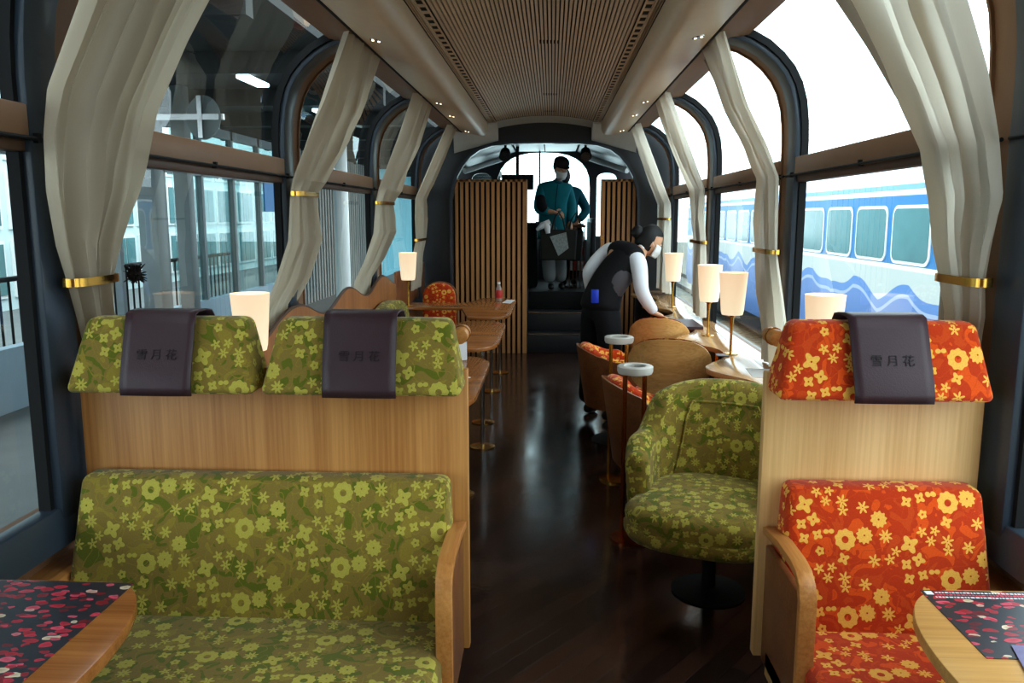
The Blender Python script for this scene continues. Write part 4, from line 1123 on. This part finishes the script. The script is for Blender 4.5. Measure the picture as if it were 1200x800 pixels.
ve = skin_part('vest', M['vest'], att, [
    chain([((.44,6.07,.80),(.20,.165)),(A['pel'],(.172,.148)),(A['sp1'],(.158,.135)),((.59,6.165,1.13),(.175,.135)),((.66,6.205,1.20),(.18,.135)),((.72,6.235,1.25),(.14,.10)),((.745,6.245,1.265),(.08,.06))]),
    chain([((.55,6.41,1.268),.07),((.60,6.33,1.255),(.10,.105)),((.66,6.22,1.235),(.12,.115)),((.70,6.12,1.215),(.10,.105)),((.722,6.065,1.205),.07)])])
ve['label'] = 'black waistcoat back'
skin_part('vest_side_panel', M['vestgrey'], att, [chain([((.485,6.05,.90),(.07,.085)), ((.53,6.045,.98),(.085,.095)), ((.58,6.055,1.06),(.09,.095)), ((.66,6.085,1.14),(.07,.08))])])
skin_part('trousers', M['trouser'], att, [([(A['pel'],(.18,.155)),(A['hL'],(.125,.125)),(A['kL'],.085),(A['aL'],.07),(A['hR'],(.12,.12)),(A['kR'],.085),(A['aR'],.07),((.47,6.09,.98),(.15,.12))], [(0,1),(1,2),(2,3),(0,4),(4,5),(5,6),(0,7)], 0)])
skin_part('shoe', M['shoe'], att, [chain([((.36,6.19,.05),.045),((.41,6.26,.035),.04),((.45,6.31,.03),.028)])])
skin_part('shoe', M['shoe'], att, [chain([((.49,5.96,.05),.045),((.54,6.03,.035),.04),((.58,6.08,.03),.028)])])
m = MB()
def hairg(i, j):
    a = 2*PI*i/28; b = PI*j/17
    v = Vector((math.sin(b)*math.cos(a), math.sin(b)*math.sin(a), math.cos(b)))
    k = 1.0
    if v.y > .1 and v.z < .45: k = .86
    return headc+R@Vector((v.x*.086*k, v.y*.104*k-.012, v.z*.126*k+.006))
m.grid(hairg, 28, 18, closed_u=True); m.ball(headc+R@Vector((0,-.125,.02)), (.05,.045,.05), 18, 12, R)
m.build('hair', M['hair'], att)
build_head_parts(att, headc, R, .97, None, True)
m = MB(); m.box(.375,.43,5.925,5.945,.90,1.0); m.build('hip_badge', M['blue'], att, bevel=.006)
re_parent_fix(att)

# --- standing passenger in a teal coat
def W(px, py, Y):      # helper kept for reference of distances on a plane Y (metres, world)
    return (px, Y, py)
ps = thing('person', 'passenger in teal coat, cap and mask holding a dark tote bag, standing on the deck', 'person', (.12,9.85,.645))
V = {'pel':(.10,9.90,1.42),'sp':(.10,9.90,1.60),'ch':(.12,9.89,1.80),'nk':(.15,9.87,1.93),'nk2':(.17,9.85,1.98),
     'sL':(.27,9.93,1.85),'eL':(.32,9.95,1.62),'wL':(.30,9.82,1.44),'sR':(-.04,9.84,1.84),'eR':(-.08,9.74,1.60),'wR':(.11,9.62,1.575),
     'hL':(.16,9.93,1.38),'kL':(.18,9.90,1.05),'aL':(.20,9.93,.73),'hR':(.03,9.87,1.38),'kR':(.04,9.84,1.05),'aR':(.07,9.85,.73)}
keys = ['pel','sp','ch','nk','nk2','sL','eL','wL','sR','eR','wR','hL','kL','aL','hR','kR','aR']
VV = [V[k] for k in keys]
E2 = [(0,1),(1,2),(2,3),(3,4),(2,5),(5,6),(6,7),(2,8),(8,9),(9,10),(0,11),(11,12),(12,13),(0,14),(14,15),(15,16)]
rr_ = [(.14,.10),(.13,.10),(.14,.10),.052,.048,.05,.042,.027,.05,.042,.027,.08,.055,.038,.08,.055,.038]
hc = Vector((.185,9.83,2.075)); add, R = head_geo(hc, (.35,-.8,-.45), (0,-.1,1), .95)
chs = [(list(zip(VV, rr_)), E2, 0), chain([(V['nk'], .05), ((.175,9.845,2.0), .05)])]
chs += hand_chains(V['wR'], (.9,-.1,-.25), (.1,-.8,.5), 1.3) + hand_chains(V['wL'], (.1,-.3,-1), (.8,-.3,0), .9)
skin_part('body', M['skin'], ps, chs, add)
ct = skin_part('coat', M['teal'], ps, [([(V['pel'],(.19,.14)),(V['sp'],(.175,.135)),((.115,9.89,1.80),(.17,.13)),((.15,9.87,1.93),(.08,.075)),(V['sL'],.085),(V['eL'],.07),(V['wL'],.052),(V['sR'],.085),(V['eR'],.072),((.06,9.65,1.58),.055),((.10,9.90,1.28),(.20,.15))],
    [(0,1),(1,2),(2,3),(2,4),(4,5),(5,6),(2,7),(7,8),(8,9),(0,10)], 0)])
m = MB(); m.tube([(.15,9.735,1.90),(.135,9.745,1.75),(.125,9.745,1.55),(.12,9.735,1.32)], .008, 6); m.build('zip', M['dteal'], ps)
skin_part('coat_collar', M['dteal'], ps, [chain([((.145,9.865,1.90),(.085,.08)),((.165,9.85,1.965),(.072,.068))])])
skin_part('coat_dark_sleeve_panel', M['vest'], ps, [chain([((-.055,9.76,1.77),.055),((-.045,9.68,1.66),.07),((.0,9.62,1.58),.055)])])
skin_part('trousers', M['lgrey'], ps, [([(V['pel'],(.15,.12)),(V['hL'],.10),(V['kL'],.088),((.195,9.92,.72),.085),(V['hR'],.10),(V['kR'],.088),((.065,9.85,.72),.085)], [(0,1),(1,2),(2,3),(0,4),(4,5),(5,6)], 0)])
for x, y in ((.20,9.92),(.07,9.84)):
    skin_part('shoe', M['shoe'], ps, [chain([((x,y,.70),.045),((x+.01,y-.07,.685),.042),((x+.02,y-.14,.68),.03)])])
m = MB()
m.ball(hc+R@Vector((0,-.035,.03)), (.086,.085,.09), 24, 12, R)
m.build('hair', M['hair'], ps)
m = MB(); m.ball(hc+R@Vector((0,-.008,.085)), (.092,.110,.068), 24, 14, R); m.ball(hc+R@Vector((0,.10,.075)), (.06,.06,.010), 18, 8, R); m.ball(hc+R@Vector((0,0,.145)), (.012,.012,.012), 10, 6, R)
m.build('cap', M['tote'], ps)
build_head_parts(ps, hc, R, .95, None, True)
re_parent_fix(ps)
def tote(x, y, z0, z1, w, mat, label, print_=True):
    t = thing('tote_bag', label, 'bag', (x,y,z0))
    m = MB(); m.hexa([(x-w/2,y-.05,z0),(x+w/2,y-.05,z0),(x+w/2,y+.05,z0),(x-w/2,y+.05,z0),(x-w/2-.02,y-.03,z1),(x+w/2+.02,y-.03,z1),(x+w/2+.02,y+.03,z1),(x-w/2-.02,y+.03,z1)]); m.build('bag_body', mat, t, bevel=.02, seg=3)
    if print_:
        m = MB(); m.prism([(x-.10,z1-.08),(x+.09,z1-.03),(x+.12,z0+.14),(x+.0,z0+.05)], lambda p: (p[0],y-.062,p[1]), lambda p: (p[0],y-.050,p[1])); m.build('printed_panel', M['totew'], t)
    m = MB(); m.tube([(x-.08,y-.035,z1-.02),(x-.05,y-.03,z1+.12),(x+.0,y-.0,z1+.20),(x+.05,y-.03,z1+.12),(x+.08,y-.035,z1-.02)], .010, 8); m.build('handle', mat, t)
    return t
tote(.16, 9.55, 1.02, 1.375, .40, M['tote'], 'large dark tote with a pale printed panel held by the teal passenger')
tote(.36, 9.75, 1.0, 1.36, .16, M['tote'], 'narrow dark bag hanging beside the large tote', False)
t = thing('folded_umbrella', 'crumpled pale folded item held at the passenger\'s side', 'umbrella', (.0,9.5,1.45))
m = MB(); m.tube([(-.09,9.52,1.37),(-.03,9.50,1.42),(.06,9.5,1.47)], [.02,.04,.025], 9); m.tube([(.0,9.5,1.47),(.03,9.5,1.40),(.04,9.5,1.33)], [.03,.04,.025], 9); m.build('cloth', M['paper'], t)
# --- second passenger behind
p2 = thing('person', 'second passenger in dark teal clothes, mostly hidden behind the first', 'person', (.28,10.5,.645))
V2 = {k: (v[0]+.17, v[1]+.65, v[2]-.02) for k, v in V.items()}
V2['sL'] = (.42,10.52,1.80); V2['eL'] = (.53,10.5,1.60); V2['wL'] = (.42,10.4,1.47); V2['sR'] = (.16,10.52,1.80); V2['eR'] = (.10,10.45,1.58); V2['wR'] = (.2,10.35,1.5)
V2['nk'] = (.26,10.46,1.90); V2['nk2'] = (.25,10.42,1.94)
VV = [V2[k] for k in keys]
hc2 = Vector((.22,10.36,2.0)); add, R2 = head_geo(hc2, (-.3,-.9,-.5), (0,-.1,1), .93)
chs = [(list(zip(VV, rr_)), E2, 0), chain([(V2['nk'], .05), ((.235,10.40,1.96), .05)])]
chs += hand_chains(V2['wR'], (.3,-.4,-.8), (-.3,-.8,.2), .6) + hand_chains(V2['wL'], (-.4,-.4,-.6), (.4,-.8,0), .6)
skin_part('body', M['skin'], p2, chs, add)
skin_part('jacket', M['dteal'], p2, [([(V2['pel'],(.17,.13)),(V2['sp'],(.16,.13)),(V2['ch'],(.16,.13)),((.26,10.46,1.90),(.07,.07)),(V2['sL'],.08),(V2['eL'],.066),(V2['wL'],.048),(V2['sR'],.08),(V2['eR'],.066),(V2['wR'],.048)], [(0,1),(1,2),(2,3),(2,4),(4,5),(5,6),(2,7),(7,8),(8,9)], 0)])
skin_part('trousers', M['trouser'], p2, [([(V2['pel'],(.15,.12)),(V2['hL'],.10),(V2['kL'],.085),(V2['aL'],.07),(V2['hR'],.10),(V2['kR'],.085),(V2['aR'],.07)], [(0,1),(1,2),(2,3),(0,4),(4,5),(5,6)], 0)])
for k in ('aL','aR'):
    x, y, z = V2[k]; skin_part('shoe', M['shoe'], p2, [chain([((x,y,.70),.045),((x,y-.07,.685),.042),((x,y-.14,.68),.03)])])
m = MB(); m.ball(hc2+R2@Vector((0,-.012,.02)), (.088,.106,.115), 24, 12, R2); m.build('hair', M['hair'], p2)
build_head_parts(p2, hc2, R2, .93, None, False)
re_parent_fix(p2)

# ------------------------------------------------------------------ outside
def ground_mat(name, a, b_, scale):
    m, nt, out = new_mat(name); b = pbsdf(nt, out, None, .9)
    tc = nt.nodes.new('ShaderNodeTexCoord'); v = nt.nodes.new('ShaderNodeTexVoronoi'); v.inputs['Scale'].default_value = scale
    link(nt, tc.outputs['Object'], v.inputs['Vector']); r = nt.nodes.new('ShaderNodeValToRGB')
    r.color_ramp.elements[0].color = lin(a); r.color_ramp.elements[1].color = lin(b_)
    link(nt, v.outputs['Color'], r.inputs[0]); link(nt, r.outputs[0], b.inputs['Base Color']); return m
M['ballast'] = ground_mat('ballast', (70,74,68), (150,152,142), 9)
M['concrete'] = plain('platform_concrete', (112,116,116), .8, 0, .3, .08, 3)
M['canopy'] = plain('canopy_dark', (48,50,50), .7, 0, .3, .1, 3)
M['facade'] = plain('pale_facade', (206,222,222), .7, 0, .3, .04, 2)
M['facade_b'] = plain('blue_facade', (120,190,205), .7, 0, .3, .04, 2)
M['dado'] = plain('pale_blue_dado', (160,178,190), .7, 0, .3, .05, 2)
M['bluesign'] = plain('blue_sign', (60,130,190), .5, 0, .3, .04)
M['postgrey'] = plain('grey_post', (120,128,130), .5, 0, .4, .05)
M['winglass'] = plain('building_glass', (96,132,134), .15, 0, .6, .15, 1.5)
M['corr'] = plain('corrugated_wall', (140,142,138), .7, 0, .3, .05)
M['tree'] = plain('far_hedge', (110,128,112), .9, 0, .2, .2, 2)

m = MB(); m.box(1.5, 60, -20, 90, -1.35, -1.3); o = m.build('ground', M['ballast'], smooth=False); tag(o, kind='structure')
m = MB(); m.box(-14, -1.62, -20, 60, -1.3, -.12); o = m.build('platform', M['concrete'], smooth=False); tag(o, kind='structure')
m = MB(); m.box(-5.2, -1.75, -6, 30, 2.9, 3.1)
for y in range(-5, 30, 2): m.box(-5.2, -1.75, y, y+.12, 2.72, 2.9)
o = m.build('canopy', M['canopy'], smooth=False); tag(o, kind='structure')

# shelter wall along the platform
sh = thing('shelter_wall', 'glazed station wall with grey mullions seen through the left windows', 'wall', (-4.6,8,-.12))
m = MB(); m.box(-4.62,-4.5,0,14.2,-.12,.42); m.build('dado', M['dado'], sh)
m = MB()
y = 1.0
while y < 14.3: m.box(-4.6,-4.52,y,y+.07,.42,2.72); y += 1.07
m.box(-4.6,-4.52,1,14.2,2.05,2.12); m.box(-4.6,-4.52,1,14.2,2.6,2.72)
m.build('mullions', M['postgrey'], sh, smooth=False)
m = MB(); m.box(-4.57,-4.56,9.9,14.2,.42,2.7); m.build('pane', glass_mat('shelter_glass', (.70,.80,.80,1), .02), sh)
m = MB(); m.box(-4.51,-4.49,12.9,13.9,1.60,2.05); o = m.build('blue_sign', M['bluesign'], smooth=False); tag(o, 'blue rectangular sign on the station wall outside the left window', 'sign')
# corrugated store wall farther along
m = MB()
for i in range(70): m.box(-4.62,-4.56 if i%2 else -4.52,14.3+i*.1,14.4+i*.1,-.12,2.75)
o = m.build('corrugated_wall', M['corr'], smooth=False); tag(o, 'grey ribbed wall outside the second left window', 'wall')
m = MB(); m.tube([(-3.6,14.2,-.12),(-3.6,14.2,2.9)], .13, 20); o = m.build('platform_column', M['white']); tag(o, 'white round column in front of the ribbed wall', 'column')
m = MB(); m.box(-4.7,-4.5,21.3,40,-.12,3.4); o = m.build('pale_building', M['facade_b'], smooth=False); tag(o, 'pale blue building far along the platform', 'building')
for (x, y, w, lab) in ((-3.9, 8.0, .10, 'square grey platform post left of the railing gap'), (-3.9, 8.75, .08, 'square grey platform post right of the railing gap')):
    m = MB(); m.box(x-w, x+w, y-w, y+w, -.12, 2.9); o = m.build('platform_post', M['postgrey'], bevel=.02); tag(o, lab, 'post', 'platform posts')
# railing
t = thing('railing', 'black railing with upright bars on the platform outside', 'railing', (-4.9,8,-.12))
m = MB(); m.tube([(-4.95,3.5,.95),(-4.95,12.5,.95)], .025, 8); m.tube([(-4.95,3.5,.2),(-4.95,12.5,.2)], .02, 8); m.build('rail', M['blackmat'], t)
m = MB(); y = 3.5
while y < 12.5: m.tube([(-4.95,y,.2),(-4.95,y,.95)], .012, 6); y += .14
m.build('bars', M['blackmat'], t)
# white building behind
t = thing('white_building', 'white building with rows of pale windows behind the platform railing', 'building', (-9,10,-1.3))
m = MB(); m.box(-13,-9.5,1,34,-1.3,5); m.build('walls', M['facade'], t)
k = 0
for yy in range(14):
    for zz in (.1, 1.3, 2.5):
        m = MB(); m.box(-9.5,-9.46,8+yy*1.5,9.3+yy*1.5,zz,zz+1.0); f = m.build('window', M['white'], t)
        m = MB()
        for q in range(3): m.box(-9.47,-9.44,8.06+yy*1.5+q*.41,8.06+yy*1.5+q*.41+.36,zz+.06,zz+.94)
        g = m.build('pane', M['winglass'], f); g.matrix_parent_inverse = Matrix.Identity(4)
# disc added in place of a reflection in the glass, and canopy tubes
t = thing('reflection_disc', 'white disc on a horizontal bar, standing in for a reflection in the upper left window', 'sign', (-3.0,7.24,2.39))
m = MB(); n = 40
m.prism([(.19*math.cos(2*PI*i/n), .19*math.sin(2*PI*i/n)) for i in range(n)], lambda p: (-3.0+p[0]*.95, 7.24-p[0]*.3, 2.39+p[1]), lambda p: (-3.01+p[0]*.95, 7.27-p[0]*.3, 2.39+p[1])); m.build('disc', M['postgrey'], t)
m = MB(); m.box(-3.5,-2.80,7.19,7.22,2.365,2.415); m.build('bar', M['silver'], t)
m = MB(); m.box(-3.03,-2.99,7.18,7.22,2.21,2.57); m.build('upright', M['silver'], t)
M['tube'] = emis('tube_light', (225,245,255), 5)
for i, (x, y) in enumerate(((-2.6,7.0),(-2.6,9.2),(-3.8,5.2),(-3.2,12.0))):
    m = MB(); m.box(x,x+.12,y,y+.5,2.68,2.715); o = m.build('canopy_light', M['tube'], bevel=.01); tag(o, ['short tube light under the canopy, above the white disc','tube light under the canopy beyond the white disc','tube light under the canopy nearest the left foreground','farthest tube light under the canopy'][i], 'light', 'canopy tube lights')

# blue train on the next track
def train_mat():
    m, nt, out = new_mat('train_livery'); b = pbsdf(nt, out, None, .35)
    tc = nt.nodes.new('ShaderNodeTexCoord'); sp = nt.nodes.new('ShaderNodeSeparateXYZ'); link(nt, tc.outputs['Object'], sp.inputs[0])
    y, z = sp.outputs[1], sp.outputs[2]
    w1 = math_n(nt, 'PINGPONG', y, .9); w1 = math_n(nt, 'MULTIPLY', w1, .22)
    w2 = math_n(nt, 'MULTIPLY', math_n(nt, 'SINE', math_n(nt, 'MULTIPLY', y, 5.1)), .05)
    wz_ = math_n(nt, 'SUBTRACT', z, math_n(nt, 'ADD', w1, w2))
    r = nt.nodes.new('ShaderNodeValToRGB'); r.color_ramp.interpolation = 'CONSTANT'
    e = r.color_ramp.elements
    cream, blue, white, pale = lin((190,196,192)), lin((34,120,178)), lin((225,230,232)), lin((160,176,206))
    stops = [(0,pale),(.0,blue),(.93,cream),(.99,blue),(1.77,white),(1.84,blue),(1.91,white)]
    e[0].position = 0; e[0].color = cream; e[1].position = .93/2.5; e[1].color = blue
    for p, c in ((.87,lin((236,234,214))),(1.77,white),(1.84,blue),(1.91,white)): x = e.new(p/2.5); x.color = c
    link(nt, math_n(nt, 'DIVIDE', z, 2.5), r.inputs[0])
    r2 = nt.nodes.new('ShaderNodeValToRGB'); r2.color_ramp.interpolation = 'CONSTANT'; e = r2.color_ramp.elements
    e[0].position = 0; e[0].color = lin((70,118,186)); e[1].position = .50; e[1].color = cream
    x = e.new(.33); x.color = pale; x = e.new(.38); x.color = lin((62,122,190))
    link(nt, wz_, r2.inputs[0])
    f = math_n(nt, 'LESS_THAN', z, .80)
    mx = nt.nodes.new('ShaderNodeMix'); mx.data_type = 'RGBA'; link(nt, f, mx.inputs['Factor']); link(nt, r.outputs[0], mx.inputs['A']); link(nt, r2.outputs[0], mx.inputs['B'])
    link(nt, mx.outputs['Result'], b.inputs['Base Color']); return m
TX = 4.35
tr = thing('passenger_train', 'blue and cream passenger train with a wave stripe on the next track', 'train', (TX+1.4, 20, -1.3))
m = MB(); sec = [(TX+.05,-.55),(TX,-.3),(TX,1.85),(TX+.08,2.02),(TX+.4,2.2),(TX+1.4,2.32),(TX+2.4,2.2),(TX+2.8,1.85),(TX+2.8,-.55)]
m.prism(sec, lambda p: (p[0],7.2,p[1]), lambda p: (p[0],26,p[1])); m.build('car_body', train_mat(), tr, angle=20)
m = MB(); m.box(TX+.15,TX+2.6,7.4,25.8,-.95,-.5); m.build('underframe', M['blackmat'], tr)
for yy in (9,11.2,22,24.2):
    m = MB(); m.tube([(TX+.5,yy,-.719),(TX+2.3,yy,-.719)], .42, 24); m.build('wheelset', M['dgrey'], tr)
def rr2(y0, y1, z0, z1, r, n=6):
    P = []
    for cy, cz, a0 in ((y1-r,z1-r,0),(y0+r,z1-r,90),(y0+r,z0+r,180),(y1-r,z0+r,270)):
        for i in range(n+1):
            a = math.radians(a0+90*i/n); P.append((cy+r*math.cos(a), cz+r*math.sin(a)))
    return P
k = 0; y = 8.22
while y < 25:
    m = MB(); m.prism(rr2(y-.03,y+1.03,.95,1.66,.13), lambda p: (TX-.012,p[0],p[1]), lambda p: (TX+.01,p[0],p[1])); f = m.build('window_frame', M['white'], tr)
    m = MB(); m.prism(rr2(y+.01,y+.99,.99,1.62,.10), lambda p: (TX-.018,p[0],p[1]), lambda p: (TX-.010,p[0],p[1])); g = m.build('pane', M['winglass'], f); g.matrix_parent_inverse = Matrix.Identity(4)
    y += 1.22
# rails
for i, x in enumerate((TX+.87,TX+1.93,2.3)):
    m = MB(); m.box(x-.035,x+.035,-20,60,-1.3,-1.14); o = m.build('rail', M['dgrey'], smooth=False); tag(o, ['near rail beneath the blue train','far rail beneath the blue train','bare steel rail on the ballast beside the carriage'][i], 'rail', 'railway rails')
m = MB()
for q in range(-10, 50): m.tube([(3.0,q*2.2,-1.3),(3.0,q*2.2,-.3)], .04, 6)
m.box(2.98,3.02,-20,60,-.36,-.30); m.box(2.98,3.02,-20,60,-.75,-.70)
o = m.build('trackside_fence', M['postgrey'], smooth=False); tag(o, 'low grey trackside fence outside the right windows', 'fence')

# ------------------------------------------------------------------ world, lights, camera
w = bpy.data.worlds.new('world'); sc.world = w; w.use_nodes = True
nt = w.node_tree; nt.nodes.clear(); out = nt.nodes.new('ShaderNodeOutputWorld'); bg = nt.nodes.new('ShaderNodeBackground')
tc = nt.nodes.new('ShaderNodeTexCoord'); sp = nt.nodes.new('ShaderNodeSeparateXYZ'); link(nt, tc.outputs['Generated'], sp.inputs[0])
r = nt.nodes.new('ShaderNodeValToRGB'); r.color_ramp.elements[0].color = (.80,.90,.95,1); r.color_ramp.elements[1].color = (.86,.95,1,1)
link(nt, sp.outputs[2], r.inputs[0]); link(nt, r.outputs[0], bg.inputs[0]); bg.inputs[1].default_value = 4.8
link(nt, bg.outputs[0], out.inputs[0])

cam = bpy.data.cameras.new('camera'); co = bpy.data.objects.new('camera', cam); C.objects.link(co); sc.camera = co
cam.sensor_width = 36; cam.lens = 28.5; cam.clip_start = .05; cam.clip_end = 300
co.location = (.085, 0, 1.53)
co.rotation_euler = Euler((math.radians(90-8.796), 0, math.radians(2.799)), 'XYZ')
sc.view_settings.view_transform = 'Standard'; sc.view_settings.look = 'None'; sc.view_settings.exposure = 0.0; sc.view_settings.gamma = 0.9
try:
    sc.cycles.max_bounces = 8; sc.cycles.transparent_max_bounces = 12; sc.cycles.use_denoising = True
    sc.cycles.sample_clamp_indirect = 6; sc.cycles.caustics_reflective = False; sc.cycles.caustics_refractive = False
except Exception: pass
